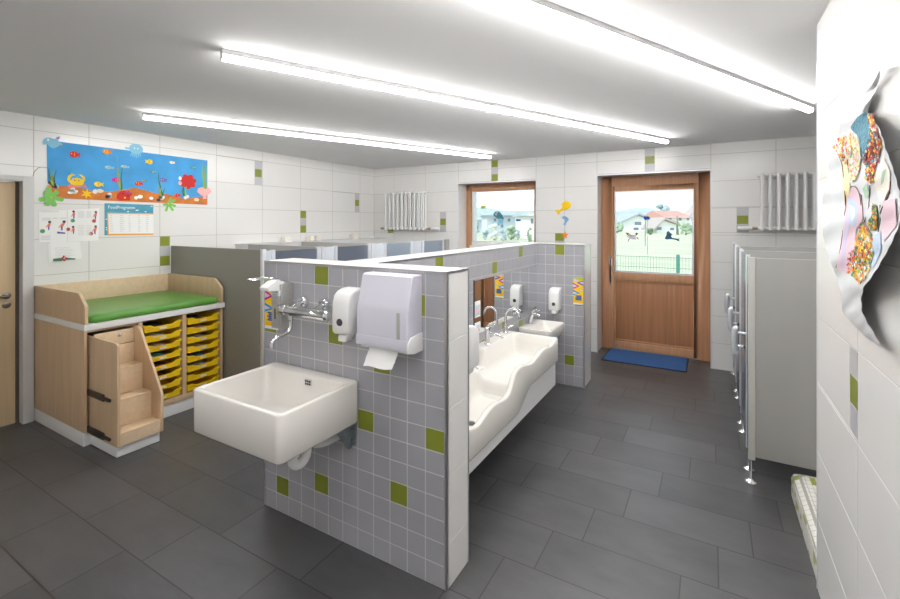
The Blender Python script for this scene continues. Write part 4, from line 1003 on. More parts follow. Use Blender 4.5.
for u, v, w, lab in ((286.5, 240.5, .10, 'small cream box on the cistern ledge, nearest to the camera'), (310.5, 240, .07, 'small cream box on the cistern ledge, second from the camera'), (317.5, 239.5, .07, 'small cream box on the cistern ledge, third from the camera'), (354, 238, .10, 'small cream box on the cistern ledge, nearest to the back wall')):
    y = onx(u, v, -4.72)[0]
    o_ = MB().loft([rrect(-4.77, -4.68, y-w/2, y+w/2, .008, ztop-.0025), rrect(-4.77, -4.68, y-w/2, y+w/2, .008, ztop+.055), rrect(-4.765, -4.685, y-w/2+.005, y+w/2-.005, .006, ztop+.060)]).build('storage_box', mat('cream_box', (.80, .76, .70), .5), smooth=40)
    tag(o_, lab, 'box', 'cream boxes on the ledge')
# ================================================================ RADIATORS
def radiator(x0, x1, z0, z1, label, n, valve=1):
    r = thing('column_radiator', label, 'radiator', ((x0+x1)/2, YB, z0))
    pitch = (x1-x0)/n; yc = YB-.085
    for k in range(n):
        xx = x0+pitch*(k+.5); mb = MB()
        for yy in (yc-.032, yc+.032):
            mb.tube([(xx, yy, z0+.012), (xx, yy, z1-.012)], .0155, 10)
        for zz in (z0+.03, z1-.03): mb.tube([(xx, yc-.05, zz), (xx, yc-.035, zz), (xx, yc+.035, zz), (xx, yc+.05, zz)], [.006, .019, .019, .006], 10)
        mb.build('column', RADI, r, smooth=50)
    for zz in (z0+.03, z1-.03):
        MB().tube([(x0, yc, zz), (x1, yc, zz)], .017, 10).build('header', RADI, r, smooth=50)
        for xx in (x0+.1, x1-.1): MB().box(xx-.012, yc+.03, zz-.012, xx+.012, YB-.003, zz+.012).build('bracket', RADI, r)
    return r, yc
r, yc = radiator(-4.53, -3.735, 1.505, 2.112, 'white column radiator high on the back wall left of the window', 10)
MB().tube([(-3.735, yc, 1.535), (-3.70, yc, 1.535), (-3.699, yc, 1.535), (-3.655, yc, 1.535)], [.012, .012, .020, .020], 12).build('valve', BRASS, r, smooth=40)
MB().tube([(-3.65, yc, 1.535), (-3.60, yc, 1.535), (-3.56, yc, 1.53), (-3.50, yc, 1.53)], [.014, .022, .026, .024], 14).build('thermostat_head', PLASTIC, r, smooth=40)
MB().tube([(-3.63, yc, 1.535), (-3.63, yc+.04, 1.535), (-3.63, YB-.003, 1.535)], .010, 8).build('pipe', CHROME, r, smooth=40)
MB().tube([(-4.60, yc, 1.535), (-4.53, yc, 1.535)], [.018, .014], 10).build('bleed_valve', BRASS, r, smooth=40)
r, yc = radiator(.427, 1.22, 1.54, 2.15, 'white column radiator on the back wall above the right cubicles', 11)
MB().tube([(.38, yc, 1.57), (.427, yc, 1.57)], [.018, .014], 12).build('valve', BRASS, r, smooth=40)
MB().tube([(.25, yc, 1.565), (.30, yc, 1.565), (.34, yc, 1.57), (.378, yc, 1.57)], [.022, .024, .022, .012], 14).build('thermostat_head', PLASTIC, r, smooth=40)
# ================================================================ RIGHT TOILET CUBICLES
XC = .21; zt2 = 1.412; zb2 = .165
def vent(name, x0, x1, y0, y1, z0, z1, m, par, bv=.002): return MB().box(x0, y0, z0, x1, y1, z1).build(name, m, par, bevel=bv)
def dhandle(y, z, par):
    path = [(XC-.006, y, z+.055), (XC-.05, y, z+.055)]
    MB().tube(path, .0095, 10).build('handle_stem', ALU, par, smooth=40)
    MB().tube([(XC-.012, y, z-.035), (XC-.05, y, z-.035)], .0095, 10).build('handle_stem', ALU, par, smooth=40)
    MB().tube([(XC-.004, y, z-.035), (XC-.020, y, z-.035)], .0125, 10).build('handle_ferrule', BLACK, par, smooth=40)
    lp_ = []
    for k in range(24):
        a = 2*math.pi*k/24; cc, s_ = math.cos(a), math.sin(a)
        ex_ = .5
        lp_.append((XC-.064, y+.020*(abs(cc)**ex_)*(1 if cc > 0 else -1), z+.082*(abs(s_)**.7)*(1 if s_ > 0 else -1)))
    mb = MB().tube(smooth_path([(XC-.052, y, z+.085), (XC-.066, y, z+.075), (XC-.070, y, z), (XC-.066, y, z-.075), (XC-.052, y, z-.085)], 6), .020, 12)
    return mb.build('door_handle', ALU, par, smooth=40)
rc = []
for yp, fa, fb, da, db, hy_, lab in ((3.395, 3.415, 3.55, 3.575, 4.165, 3.63, 'grey right cubicle nearest to the camera, with large side panel'),
                                (4.25, 4.212, 4.335, 4.36, 4.945, 4.42, 'right cubicle in the middle of the row, mostly hidden behind the near one'),
                                (5.04, 4.99, 5.13, 5.155, 5.70, 5.25, 'right cubicle nearest to the back wall beside the garden door')):
    r = thing('toilet_cubicle', lab, 'cubicle', (.9, (da+db)/2, 0), 'toilet cubicles on the right')
    vent('side_panel', XC+.03, 1.695, yp-.013, yp+.013, zb2, zt2-.004, LAM_G2, r)
    if yp < 3.5:
        vent('edge_profile', XC-.006, XC+.03, yp-.018, yp+.016, zb2-.02, zt2, mat('pale_profile', (.55, .54, .51), .35), r, .005)
    vent('front_panel', XC-.004, XC+.012, fa, fb, zb2, zt2-.006, LAM_B, r)
    d = vent('door', XC-.006, XC+.010, da, db, zb2, zt2-.008, LAM_B, r)
    vent('post', XC-.010, XC+.014, fb, fb+.02, zb2-.02, zt2+.006, ALU, r); vent('post', XC-.010, XC+.014, db+.003, db+.022, zb2-.02, zt2+.006, ALU, r)
    dhandle(hy_, .825, d)
    for yy in ((3.393, 3.562, 4.173) if yp < 3.5 else ((4.348, 4.953) if yp < 4.6 else (5.142, 5.71))):
        foot(XC+.006, yy, r, zb2-.02)
MB_ = MB().loft([rrect(.416, 1.69, YE+.01, 3.37, .02, .001), rrect(.416, 1.69, YE+.01, 3.37, .02, .105), rrect(.422, 1.69, YE+.01, 3.365, .03, .128), rrect(.445, 1.69, YE+.01, 3.345, .04, .142), rrect(.49, 1.69, YE+.01, 3.31, .05, .147)])
tag(MB_.build('tiled_plinth', MOSAIC, smooth=45), 'low rounded plinth of small white and green mosaic below the right cubicle panel', 'plinth')
# ================================================================ WALL CUT-OUTS BESIDE THE DOOR
def bwp(x, y): return ony(540+x/7.49, 180+y/7.49, YB)
def cut(name, pts, m, label, cat):
    return tag(sheet(name, BWF, [bwp(*p) for p in pts], .003, m, th=.006), label, cat)
wh = []
for k in range(15):
    a = R(-25+200*k/14); wh.append((198+34*math.cos(a)*1.0, 190-32*math.sin(a)))
cut('paper_whale', wh+[(170, 205), (148, 225), (125, 222), (112, 230), (132, 240), (138, 262), (148, 255), (152, 238), (175, 228), (205, 220), (225, 205)], P_GOLD, 'yellow paper whale on the white tiles left of the garden door', 'cut-out')
cut('paper_dolphin', [(163, 282), (172, 272), (190, 270), (205, 280), (218, 296), (208, 305), (200, 318), (192, 330), (195, 342), (184, 335), (172, 335), (180, 325), (186, 310), (184, 296), (172, 290)], mat('paint_dolphin', (.20, .40, .68), .6), 'blue paper dolphin on the white tiles below the yellow whale', 'cut-out')
c = bwp(188, 412); tag(sheet('paper_starfish', BWF, star(c[0], c[1], .055, .018, 5, 1.5), .006, P_ORANGE, th=.006), 'orange paper starfish on the white tiles below the blue dolphin', 'cut-out')
# stickers on the door glass and window glass, and one painted reflection
YG = y0+.0255; 
DGF = lambda a, b, o=0: (a, YG-o, b)
def dg(x, y): return ony(610+x/5.99, 180+y/5.99, YG)
st = thing('sticker_or_reflection', 'brown and white crab sticker on the garden door glass', 'sticker', DGF(*dg(135, 340), 0))
multi('crab', DGF, [(elp(*dg(135, 342), .045, .028), 0)]+[([dg(x, y), dg(x+8, y-2), dg(x2, y2)], i % 2+1) for i, (x, y, x2, y2) in enumerate(((110, 335, 90, 315), (108, 345, 96, 330), (112, 352, 104, 378), (150, 335, 172, 315), (156, 345, 178, 360), (148, 352, 150, 362), (120, 330, 92, 312), (152, 330, 160, 318)))]
      + [(elp(*dg(105, 322), .016, .012, 10), 1), (elp(*dg(160, 322), .016, .012, 10), 1), (elp(*dg(128, 335), .006, .0042, 8), 2), (elp(*dg(142, 335), .006, .0042, 8), 2)], .001, [P_LILAC, P_MAROON, P_BROWN], st)
st = tag(sheet('sticker_or_reflection', DGF, [dg(*p) for p in [(330, 345), (338, 330), (340, 312), (350, 305), (360, 315), (374, 326), (366, 335), (372, 346), (395, 350), (408, 352), (418, 346), (412, 358), (418, 370), (405, 364), (390, 358), (365, 354), (340, 356), (328, 352)]], .001, mat('sticker_navy', (.012, .09, .16), .5)), 'dark blue sea creature sticker with long tail on the garden door glass', 'sticker')
st = tag(multi('sticker_or_reflection', DGF, [([dg(*p) for p in [(200, 222), (208, 215), (216, 220), (226, 216), (238, 222), (238, 234), (226, 236), (215, 240), (204, 236)]], 0), ([dg(*p) for p in [(208, 240), (216, 240), (214, 395), (208, 395)]], 1), ([dg(*p) for p in [(222, 240), (226, 240), (227, 450), (223, 450)]], 1)], .001, [P_BLUE, mat('sticker_clear', (.45, .62, .70), .5)]), 'blue jellyfish sticker with long pale strands on the garden door glass', 'sticker')
YW = yw+.0095
WGF = lambda a, b, o=0: (a, YW-o, b)
def wg(x, y): return ony(470+x/10.89, 190+y/10.89, YW)
st = thing('sticker_or_reflection', 'teal seahorse sticker with patterned head on the window glass', 'sticker', WGF(*wg(300, 270), 0))
multi('body', WGF, [([wg(*p) for p in [(255, 262), (270, 238), (295, 230), (325, 238), (348, 268), (370, 312), (362, 322), (330, 310), (300, 315), (275, 295), (258, 280)]], 0), ([wg(*p) for p in [(305, 315), (365, 318), (362, 350), (350, 385), (330, 372), (310, 392), (298, 370), (306, 345)]], 1),
                    (elp(*wg(285, 265), .012, .014, 10), 2), (elp(*wg(296, 243), .010, .010, 8), 3)], .001, [mat('sticker_teal', (.05, .24, .30), .5), P_LBLUE, P_PINK, P_CREAM], st)
tag(sheet('sticker_or_reflection', WGF, [wg(*p) for p in [(502, 318), (520, 316), (534, 320), (552, 316), (552, 342), (536, 340), (520, 344), (502, 340)]], .001, mat('sticker_blue', (.01, .15, .38), .5)), 'small blue fish sticker at the right of the window glass', 'sticker')
tag(sheet('sticker_or_reflection', WGF, [wg(*p) for p in [(120, 172), (172, 170), (172, 200), (122, 202)]], .001, P_OLIVE), 'small olive square reflection painted on the upper left of the window glass', 'sticker')  # olive patch paints a reflection of the room on the pane
# ================================================================ PAPER COLLAGE ON THE RIGHT WALL
ROWS = [(67, 879.5, 881), (75, 874, 880), (85, 868, 877.5), (95, 861, 873), (105, 851, 869.5), (113, 843, 868), (120, 839, 874), (130, 839, 880), (140, 836, 883.5), (150, 833, 886), (160, 830, 890), (175, 827, 895), (190, 824, 899),
        (205, 822, 901), (220, 821.5, 901), (235, 823, 895), (250, 826, 888), (262, 830, 881), (275, 836, 873), (288, 840, 863), (300, 841, 861), (312, 843, 862), (322, 851, 867), (335, 864, 875), (346, 879, 881)]
def art_lr(v):
    for (a, l, r_), (b, l2, r2) in zip(ROWS, ROWS[1:]):
        if v <= b:
            t = max(0, (v-a)/(b-a)); return l+(l2-l)*t, r_+(r2-r_)*t
    return ROWS[-1][1:]
def art(u, v, extra=0.0):
    l, r_ = art_lr(v); t = min(1, max(0, (u-l)/max(.5, r_-l)))
    body = ss(105, 135, v)*(1-.55*ss(285, 300, v))
    lift = .008+.050*(t**1.8)*body+.010*math.sin(v*.09+t*2)**2+.010*math.sin(math.pi*t)*(1-body)+.016*ss(300, 345, v)*t
    lift += .0016*math.sin(v*.30+u*.4)*(1-ss(112, 120, v)+ss(285, 295, v)) + .003*math.sin(v*.13)*math.sin(u*.25)
    x = XR-max(.006, lift)-extra; y, z = onx(u, v, x)
    return (x, y, z)
ar = thing('paper_collage', 'large cut paper collage with coloured scraps hanging on the right wall', 'artwork', art(860, 200))
N2 = 26; rws = []
v = 67.0
while v <= 346: 
    l, r_ = art_lr(v); wob = .5*math.sin(v*.5); rws.append([art(l+(r_-l)*k/N2+wob*(1 if k in (0, N2) else 0), v) for k in range(N2+1)]); v += 2.0
GLOSSP = mat('glossy_paper', (.74, .755, .785), .28, noise=.03, nscale=12)
MB().grid(rws).build('paper_sheet', GLOSSP, ar, smooth=60)
def inpoly(p, poly):
    c = False; j = len(poly)-1
    for i in range(len(poly)):
        if (poly[i][1] > p[1]) != (poly[j][1] > p[1]) and p[0] < (poly[j][0]-poly[i][0])*(p[1]-poly[i][1])/(poly[j][1]-poly[i][1])+poly[i][0]: c = not c
        j = i
    return c
def apoly(name, polys, ms, off=.0016):
    mb = MB()
    for i, (poly, mi_) in enumerate(polys):
        us_ = [p[0] for p in poly]; vs_ = [p[1] for p in poly]
        n = len(poly)
        # triangulate finely by scanlines so that the patch follows the sheet
        v0_, v1_ = min(vs_), max(vs_); K = max(3, int((v1_-v0_)/2.5)); prev = None
        for k in range(K+1):
            vv = v0_+(v1_-v0_)*min(max(k/K, .004), .996); xs_2 = []
            for a in range(n):
                p, q_ = poly[a], poly[(a+1) % n]
                if (p[1] > vv) != (q_[1] > vv): xs_2.append(p[0]+(q_[0]-p[0])*(vv-p[1])/(q_[1]-p[1]))
            if len(xs_2) < 2: continue
            a_, b_ = min(xs_2), max(xs_2); row = [art(a_+(b_-a_)*t/10, vv, off+.0003*i) for t in range(11)]
            if prev: 
                for t in range(10): mb.face([prev[t], prev[t+1], row[t+1], row[t]], mi_)
            prev = row
    return mb.build(name, ms, ar)
def scraps(name, poly, ms, n, s=1.3, off=.004, seed=1, flat=False):
    rnd = random.Random(seed); mb = MB(); us_ = [p[0] for p in poly]; vs_ = [p[1] for p in poly]; k = 0; tries = 0
    while k < n and tries < 20000:
        tries += 1
        u, v = rnd.uniform(min(us_), max(us_)), rnd.uniform(min(vs_), max(vs_))
        if not inpoly((u, v), poly): continue
        k += 1; a = rnd.uniform(0, 3.14); c, s_ = math.cos(a)*s, math.sin(a)*s; w = rnd.uniform(.5, .9); sq = .55
        o = off+rnd.uniform(0, .0025); tl = rnd.uniform(-.001, .003)
        pts = [art(u+(c-s_*w)*sq, v+(s_+c*w), o+tl), art(u+(-c-s_*w)*sq, v+(-s_+c*w), o), art(u+(-c+s_*w)*sq, v+(-s_-c*w), o-tl*.5), art(u+(c+s_*w)*sq, v+(s_-c*w), o)]
        mb.face(pts, rnd.randrange(len(ms)))
    return mb.build(name, ms, ar, weld=False)
# measured in two enlarged views (x5.99)
def A1(x, y): return (825+x/5.99, 105+y/5.99)
def A2(x, y): return (825+x/5.99, 195+y/5.99)
def pp(f, L_): return [f(*p) for p in L_]
PINKW = C_('wash_pink', (.74, .54, .61)); LILW = C_('wash_lilac', (.60, .53, .70)); PBW = C_('wash_blue', (.48, .60, .76)); YLW = C_('wash_yellow', (.85, .75, .42)); CRW = C_('wash_cream', (.84, .78, .70))
apoly('drawn_body', [(pp(A1, [(100, 360), (130, 330), (145, 420), (150, 500), (145, 600), (118, 600), (105, 480)]), 3), (pp(A1, [(145, 520), (180, 480), (205, 520), (220, 600), (150, 600)]), 0),
                     (pp(A2, [(130, 0), (210, 0), (225, 90), (222, 160), (185, 200), (180, 300), (150, 420), (130, 470), (65, 435), (90, 330), (105, 230), (125, 110)]), 0),
                     (pp(A2, [(140, 10), (165, 20), (190, 60), (195, 130), (170, 200), (140, 160)]), 2), (pp(A2, [(125, 130), (150, 140), (130, 290), (110, 440), (92, 430), (105, 300)]), 1), (pp(A2, [(152, 60), (175, 70), (178, 130), (158, 160)]), 4),
                     (pp(A2, [(280, 240), (330, 220), (335, 330), (300, 420), (275, 440)]), 2), (pp(A2, [(350, 30), (420, 20), (430, 180), (350, 280), (335, 200)]), 0),
                     (pp(A1, [(330, 370), (345, 300), (390, 400), (385, 500), (345, 590), (300, 500), (290, 420)]), 4), (pp(A1, [(340, 400), (365, 380), (350, 470), (335, 480)]), 5), (pp(A1, [(225, 500), (245, 470), (265, 540), (240, 560)]), 5)],
      [PINKW, LILW, PBW, YLW, CRW, C_('wash_green', (.42, .62, .45))])
apoly('crepe_patch', [(pp(A1, [(150, 140), (165, 110), (200, 65), (240, 40), (262, 60), (262, 150), (258, 230), (240, 290), (215, 320), (210, 260), (205, 200), (175, 165)]), 0)], [mat('crepe_paper', (.09, .24, .32), .9, noise=.35, nscale=90, bump=.6)], off=.003)
PB_ = pp(A1, [(255, 55), (290, 55), (300, 130), (325, 190), (335, 250), (318, 340), (300, 380), (295, 450), (275, 475), (240, 440), (245, 370), (225, 320), (250, 260), (265, 150)])
PF_ = pp(A1, [(130, 185), (165, 165), (200, 190), (212, 330), (190, 430), (160, 470), (135, 380), (128, 280)])
PT_ = pp(A2, [(215, 170), (250, 200), (280, 250), (285, 330), (275, 420), (245, 490), (205, 530), (165, 490), (150, 440), (175, 350), (185, 270)])
PL_ = pp(A2, [(285, 50), (305, 60), (315, 150), (300, 215), (275, 215), (255, 170), (280, 120)])
apoly('scrap_backing', [(PB_, 0), (PF_, 1), (PT_, 2), (PL_, 3)], [P_MAROON, YLW, C_('backing_ochre', (.55, .30, .08)), P_DGREEN], off=.0028)
scraps('bead_scraps', pp(A1, [(255, 55), (290, 55), (300, 130), (325, 190), (335, 250), (318, 340), (300, 380), (295, 450), (275, 475), (240, 440), (245, 370), (225, 320), (250, 260), (265, 150)]), [P_MAROON, P_RED, P_YEL, P_BROWN, P_ORANGE, P_TEAL, P_DARK, P_BROWN, P_MAROON, P_CREAM], 260, 1.7, .0042, 3)
scraps('fan_scraps', pp(A1, [(130, 185), (165, 165), (200, 190), (212, 330), (190, 430), (160, 470), (135, 380), (128, 280)]), [YLW, P_PINK, P_PALEP, PINKW, P_GREEN, P_ORANGE, YLW, CRW, P_WHITE], 200, 1.5, .0042, 4)
scraps('crown_scraps', pp(A1, [(45, 255), (80, 200), (115, 180), (130, 190), (128, 350), (105, 350), (75, 290)]), [P_ORANGE, P_YEL, PBW, P_RED, YLW, P_WHITE, P_ORANGE], 90, 1.5, .0042, 5)
scraps('leaf_scraps', pp(A2, [(285, 50), (305, 60), (315, 150), (300, 215), (275, 215), (255, 170), (280, 120)]), [P_DGREEN, P_OLIVE, P_YEL, P_ORANGE, P_DGREEN, P_BROWN], 70, 1.5, .0042, 6)
scraps('tail_scraps', pp(A2, [(215, 170), (250, 200), (280, 250), (285, 330), (275, 420), (245, 490), (205, 530), (165, 490), (150, 440), (175, 350), (185, 270)]), [P_ORANGE, P_YEL, P_DGREEN, P_RED, P_GREY, P_DGREEN, P_YEL, P_OLIVE, P_WHITE, P_ORANGE], 300, 1.7, .0042, 7)
scraps('fin_scraps', pp(A2, [(150, 320), (175, 330), (165, 420), (150, 470), (125, 460), (135, 390)]), [P_MAROON, P_PINK, P_ORANGE, LILW, P_RED], 45, 1.4, .0042, 8)
def line(pts, w=.0018, m=BROWNL if 'BROWNL' in globals() else None):
    mb = MB().tube([art(*p, .004) for p in pts], w, 6); return mb
mb = MB()
for L_ in (pp(A1, [(45, 250), (75, 290), (100, 350), (110, 430), (118, 520), (122, 600)]), pp(A2, [(122, 0), (125, 60), (118, 110), (105, 230), (90, 330), (65, 435)]), pp(A1, [(150, 490), (180, 490), (205, 530), (215, 600)]), pp(A2, [(218, 0), (226, 90), (232, 150), (260, 200), (285, 260), (288, 360), (262, 440), (212, 530)]),
           pp(A1, [(350, 595), (385, 530), (392, 460)]), pp(A2, [(265, 60), (240, 150), (220, 170)]), pp(A2, [(330, 60), (330, 150), (318, 220)]), pp(A1, [(268, 480), (268, 530), (262, 600)]), pp(A2, [(380, 10), (345, 70), (330, 110)]), pp(A1, [(125, 190), (130, 260), (140, 400), (150, 480)])):
    mb.tube(smooth_path([art(a, b, .002) for a, b in L_], 5), .0011, 6)
mb.build('drawn_outline', mat('ink_brown', (.16, .07, .05), .8), ar, smooth=60)
# ================================================================ OUTSIDE (haze is put into the pale material colours)
GRASS = mat('meadow', (.47, .475, .34), .95, noise=.18, nscale=.6, stretch=(.25, 1, 1))
GZ = -.12
MB().face([(-260, 6.2, GZ), (160, 6.2, GZ), (160, 330, GZ), (-260, 330, GZ)]).build('meadow', GRASS)
bpy.data.objects['meadow']['kind'] = 'structure'
MB().box(-5.5, 6.42, -.3, 2.5, 7.2, -.03).build('terrace', mat('terrace_concrete', (.5, .5, .48), .9))['kind'] = 'structure'
def far(u, d, v=None):                              # point on the ground seen at photo column u, d metres ahead
    a = ray(u, HY); return (a[0]*d, a[1]*d)
def zat(v, d): return CAMZ-(v-HY)/FPX*d
mb = MB(); ridge = []
for k in range(60):
    u = 380+8*k; x, y = far(u, 310); ridge.append((x, y, zat(211+2.5*math.sin(k*.35)+1.5*math.sin(k*.9), 310)))
mb.grid([[(p[0], p[1], GZ-1) for p in ridge], ridge, [(p[0]*1.3, p[1]*1.3, p[2]-3) for p in ridge]])
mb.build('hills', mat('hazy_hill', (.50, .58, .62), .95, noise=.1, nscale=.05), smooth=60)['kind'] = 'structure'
RF_G = mat('grey_roof', (.36, .40, .44), .9); RF_R = mat('red_roof', (.50, .27, .23), .9, noise=.12, nscale=2); RF_B = mat('brown_roof', (.42, .36, .34), .9)
WALLW = mat('house_render', (.80, .80, .79), .9); WIN = mat('house_window', (.16, .22, .28), .3); WALLB = mat('house_bluegrey', (.52, .58, .64), .9)
def house(u0, u1, vb, ve, vr, d, label, rm, wm=WALLW, depth=9, gable=True, wins=(), ur=None):
    xa, ya = far(u0, d); xb, yb = far(u1, d)
    A, B = Vector((xa, ya, 0)), Vector((xb, yb, 0)); t = (B-A).normalized(); n = Vector((-t.y, t.x, 0)); W = (B-A).length
    if n.dot(Vector((-_s, _c, 0))) < 0: n = -n
    zb_, ze, zr_h = GZ, zat(ve, d), zat(vr, d)
    h = thing('house', label, 'house', (A.x, A.y, GZ), 'houses beyond the meadow')
    def P(s_, q_, z): p = A+t*s_+n*q_; return (p.x, p.y, z)
    mid = W/2 if ur is None else W*(ur-u0)/(u1-u0)
    mb = MB()
    if gable:
        mb.loft([[P(0, q_, zb_), P(W, q_, zb_), P(W, q_, ze), P(mid, q_, zr_h-.15), P(0, q_, ze)] for q_ in (0, depth)])
        mb.build('walls', wm, h)
        o = .5; mb = MB(); ov = .6; k1 = (zr_h-ze)/mid; k2 = (zr_h-ze)/(W-mid)
        for q0, q1 in ((-o, depth+o),):
            mb.loft([[P(-ov, q_, ze-ov*k1), P(mid, q_, zr_h), P(W+ov, q_, ze-ov*k2), P(W+ov, q_, ze-ov*k2+.35), P(mid, q_, zr_h+.35), P(-ov, q_, ze-ov*k1+.35)] for q_ in (q0, q1)])
        mb.build('roof', rm, h)
    else:
        mb.loft([[P(0, q_, zb_), P(W, q_, zb_), P(W, q_, ze), P(0, q_, ze)] for q_ in (0, depth)]); mb.build('walls', wm, h)
        mb = MB(); mb.loft([[P(s_, -.6, ze-.2), P(s_, depth/2, zr_h), P(s_, depth+.6, ze-.2)] for s_ in (-.5, W+.5)]); mb.build('roof', rm, h)
    for (wu, wv, ww, wh_) in wins:
        sx = W*(wu-u0)/(u1-u0); z = zat(wv, d); a = ww*d/FPX/2; b = wh_*d/FPX/2
        mb = MB().face([P(sx-a, -.04, z-b), P(sx+a, -.04, z-b), P(sx+a, -.04, z+b), P(sx-a, -.04, z+b)]); mb.build('window', WIN, h)
    return h
house(604, 640, 232, 221, 212, 112, 'pale house with grey roof behind the white gabled one', RF_G, WALLB, 10, False)
house(623, 654, 232, 222, 214.8, 88, 'white gabled house with dark window seen through the garden door', RF_G, WALLW, 7, True, ((638, 223.5, 6.5, 3.2), (636, 228.8, 5, 2.5)), 638.5)
house(657, 682, 232, 226.5, 219.5, 72, 'small white gabled bungalow to the right of the white house', RF_B, WALLW, 4, True, ((659, 228.5, 5, 3), (672, 229, 4, 2.5)), 664)
house(640, 663, 232, 217, 211, 132, 'pale house far behind the two white gabled ones', RF_G, WALLB, 10, False, ((650, 220, 2, 2), (662, 220, 2, 2)))
house(667, 690, 232, 217, 210, 95, 'house with red roof beyond the meadow', RF_R, WALLW, 12, False, ((670, 219, 3, 3), (680, 219, 3, 3), (688, 219, 2.5, 3)))
house(686, 714, 232, 220, 205, 112, 'white house with dark gable edge at the right of the door view', RF_B, WALLW, 3, True, ((693, 219, 3, 3),), 700)
house(487, 515, 238, 214, 213, 60, 'pale blue grey block seen in the middle of the window', RF_G, WALLB, 10, False, ((495, 220, 2.5, 3), (502, 226, 2.5, 3), (509, 220, 2.5, 3)))
house(466, 485, 238, 219, 215, 78, 'grey house at the left of the window view', RF_G, WALLB, 10, False, ((476, 224, 2.5, 3),))
house(515, 531, 238, 221, 216, 80, 'low grey house right of the blue grey block', RF_G, WALLB, 10, False, ((521, 228, 2.5, 3),))
house(530, 547, 238, 214, 212, 46, 'tall white house at the right edge of the window view', RF_G, WALLW, 10, False, ((532, 221, 2, 5),))
LEAF1 = mat('foliage_pale', (.34, .43, .30), .95, noise=.35, nscale=2.5); LEAF2 = mat('foliage_dark', (.13, .22, .13), .95, noise=.35, nscale=2.5); LEAF3 = mat('foliage_blue', (.38, .46, .48), .95, noise=.3, nscale=2.5); LEAF4 = mat('foliage_white', (.66, .68, .64), .95, noise=.2, nscale=3)
BARK = mat('bark', (.16, .12, .09), .9)
def tree(u, vb, vt, wpx, d, label, m, tall=False, trunk=True, seed=0, cat='tree'):
    rnd = random.Random(seed*13+int(u)); x, y = far(u, d); zt_, w = zat(vt, d), wpx*d/FPX/2; zb_ = GZ; h = zt_-zb_
    t = thing('tree' if cat == 'tree' else 'bush', label, cat, (x, y, zb_))
    mb = MB(); c0 = zb_+(.25*h if trunk else .05*h)
    for k in range(26 if not tall else 14):
        f = rnd.random(); rad = w*(.55 if not tall else .75)*rnd.uniform(.45, .8)
        if tall: px_, py_, pz = x+rnd.uniform(-.15, .15)*w, y+rnd.uniform(-.15, .15)*w, c0+(zt_-c0)*(k/14); rad = w*.7*(1-.75*k/14)
        else:
            a = rnd.uniform(0, 6.28); q_ = rnd.random()**.5*.62*w; px_, py_ = x+q_*math.cos(a), y+q_*math.sin(a)
            pz = c0+rad*.7+max(.1, (zt_-c0-rad*1.5))*f
        n0 = len(mb.v); mb.ell((px_, py_, pz), rad, rad, rad*(.8 if not tall else 1.6), 9)
        mb.v[n0:] = [(p[0]+rnd.uniform(-.14, .14)*rad, p[1]+rnd.uniform(-.14, .14)*rad, p[2]+rnd.uniform(-.14, .14)*rad) for p in mb.v[n0:]]
    mb.build('foliage', m, t, weld=False)
    MB().tube([(x, y, zb_-.05), (x, y, zb_+h*.45)], [w*.12, w*.07], 8).build('trunk', BARK, t)
tree(663, 230, 203.5, 15, 150, 'round green tree rising above the far roofs in the door view', LEAF3, seed=1)
tree(677.3, 232, 215, 3.6, 64, 'slim dark cypress between the bungalow and the red roofed house', LEAF2, True, False, seed=2)
tree(686, 232, 222, 13, 63, 'pale green bush at the right of the door view', LEAF1, trunk=False, seed=3, cat='bush')
tree(617, 232, 222, 13, 76, 'grey green bush left of the white gabled house', LEAF1, trunk=False, seed=4, cat='bush')
tree(650, 232, 228, 8, 64, 'low hedge bush between the two white gabled houses', LEAF2, trunk=False, seed=5, cat='bush')
tree(694, 232, 224, 8, 73, 'dark bush at the far right of the door glass', LEAF2, trunk=False, seed=6, cat='bush')
tree(476, 238, 222, 9, 52, 'blue grey tree at the left of the window view', LEAF3, seed=7)
tree(494, 238, 223.5, 11, 44, 'round whitish blossoming bush in the window view', LEAF4, trunk=False, seed=8, cat='bush')
tree(511, 238, 225, 13, 46, 'pale yellow green bush in the middle of the window view', LEAF1, trunk=False, seed=9, cat='bush')
tree(503, 238, 229.5, 9, 42, 'dark low bush beside the whitish blossoming bush', LEAF3, trunk=False, seed=10, cat='bush')
tree(518, 238, 229, 7, 45, 'blue green low bush right of the yellow green bush', LEAF3, trunk=False, seed=11, cat='bush')
tree(529, 238, 227, 7, 39, 'green bush in front of the tall white house', LEAF1, trunk=False, seed=12, cat='bush')
tree(485, 238, 229, 8, 45, 'low grey bush left of the whitish blossoming bush', LEAF3, trunk=False, seed=13, cat='bush')
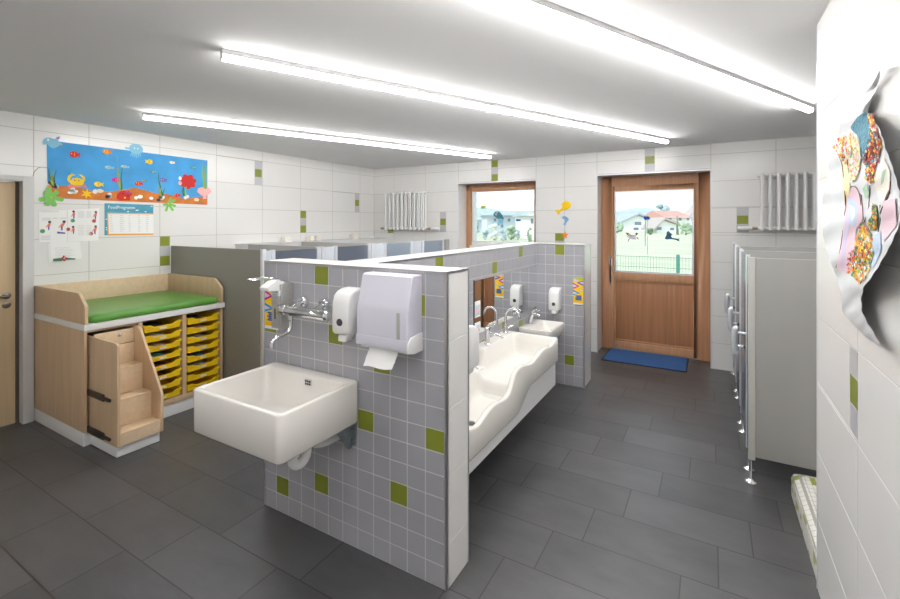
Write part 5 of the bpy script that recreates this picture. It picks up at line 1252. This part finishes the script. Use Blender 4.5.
# wire mesh fence
FG = mat('fence_green', (.06, .24, .19), .5)
yfz = 9.4
fe = thing('wire_fence', 'low green wire mesh fence on the meadow behind the garden door', 'fence', (-.6, yfz, GZ))
mb = MB(); fx0, fx1 = -3.2, 1.4; ft = ony(655, 257, yfz)[1]
x = fx0
while x < fx1: mb.box(x-.0022, yfz-.0022, GZ, x+.0022, yfz+.0022, ft+.01); x += .05
for z in (ft, ft-.2, ft-.4, ft-.6, GZ+.08): mb.box(fx0, yfz-.004, z-.004, fx1, yfz+.004, z+.004)
mb.build('mesh_panel', FG, fe)
px_ = ony(678, 255, yfz)[0]
for xx in (px_-2.5, px_): MB().box(xx-.03, yfz-.03, GZ-.02, xx+.03, yfz+.03, ft+.06).build('post', FG, fe, bevel=.005)
# ================================================================ LIGHT, WORLD, CAMERA
w = bpy.data.worlds.new('sky'); bpy.context.scene.world = w; w.use_nodes = True; nt = w.node_tree
bg = nt.nodes['Background']
tc = nt.nodes.new('ShaderNodeTexCoord'); sx = nt.nodes.new('ShaderNodeSeparateXYZ'); rp = nt.nodes.new('ShaderNodeValToRGB')
nt.links.new(tc.outputs['Generated'], sx.inputs[0]); nt.links.new(sx.outputs[2], rp.inputs[0]); nt.links.new(rp.outputs[0], bg.inputs[0])
rp.color_ramp.elements[0].color = (.93, .96, 1, 1); rp.color_ramp.elements[1].color = (.72, .84, 1, 1); rp.color_ramp.elements[1].position = .8
bg.inputs[1].default_value = 2.0
sun = bpy.data.lights.new('sun', 'SUN'); sun.energy = 3.2; sun.angle = R(2); sun.color = (1, .97, .92)
so = bpy.data.objects.new('sun', sun); COL.objects.link(so); so.rotation_euler = (R(48), 0, R(-35))
sc_ = bpy.context.scene
sc_.view_settings.view_transform = 'Standard'; sc_.view_settings.look = 'None'; sc_.view_settings.exposure = 0; sc_.view_settings.gamma = 1
for nm, loc, rz in (('ceiling_lamp', (-3.1, -.5, ZC-.06), -22), ('ceiling_lamp', (-.3, -.6, ZC-.06), -22)):  # added fill, unseen behind the camera, lifts the front of the room
    li = bpy.data.lights.new(nm, 'AREA'); li.shape = 'RECTANGLE'; li.size = .12; li.size_y = 1.5; li.energy = 13; li.color = (1, .985, .96)
    lo = bpy.data.objects.new(nm, li); COL.objects.link(lo); lo.location = loc; lo.rotation_euler = (0, 0, R(rz))
cam = bpy.data.cameras.new('camera'); co = bpy.data.objects.new('camera', cam); COL.objects.link(co)
cam.sensor_width = 36; cam.lens = 36*FPX/900; cam.shift_y = -(299.5-HY)/900; cam.clip_start = .05; cam.clip_end = 1000
co.location = (0, 0, CAMZ); co.rotation_euler = (R(90), 0, TH)
sc_.camera = co
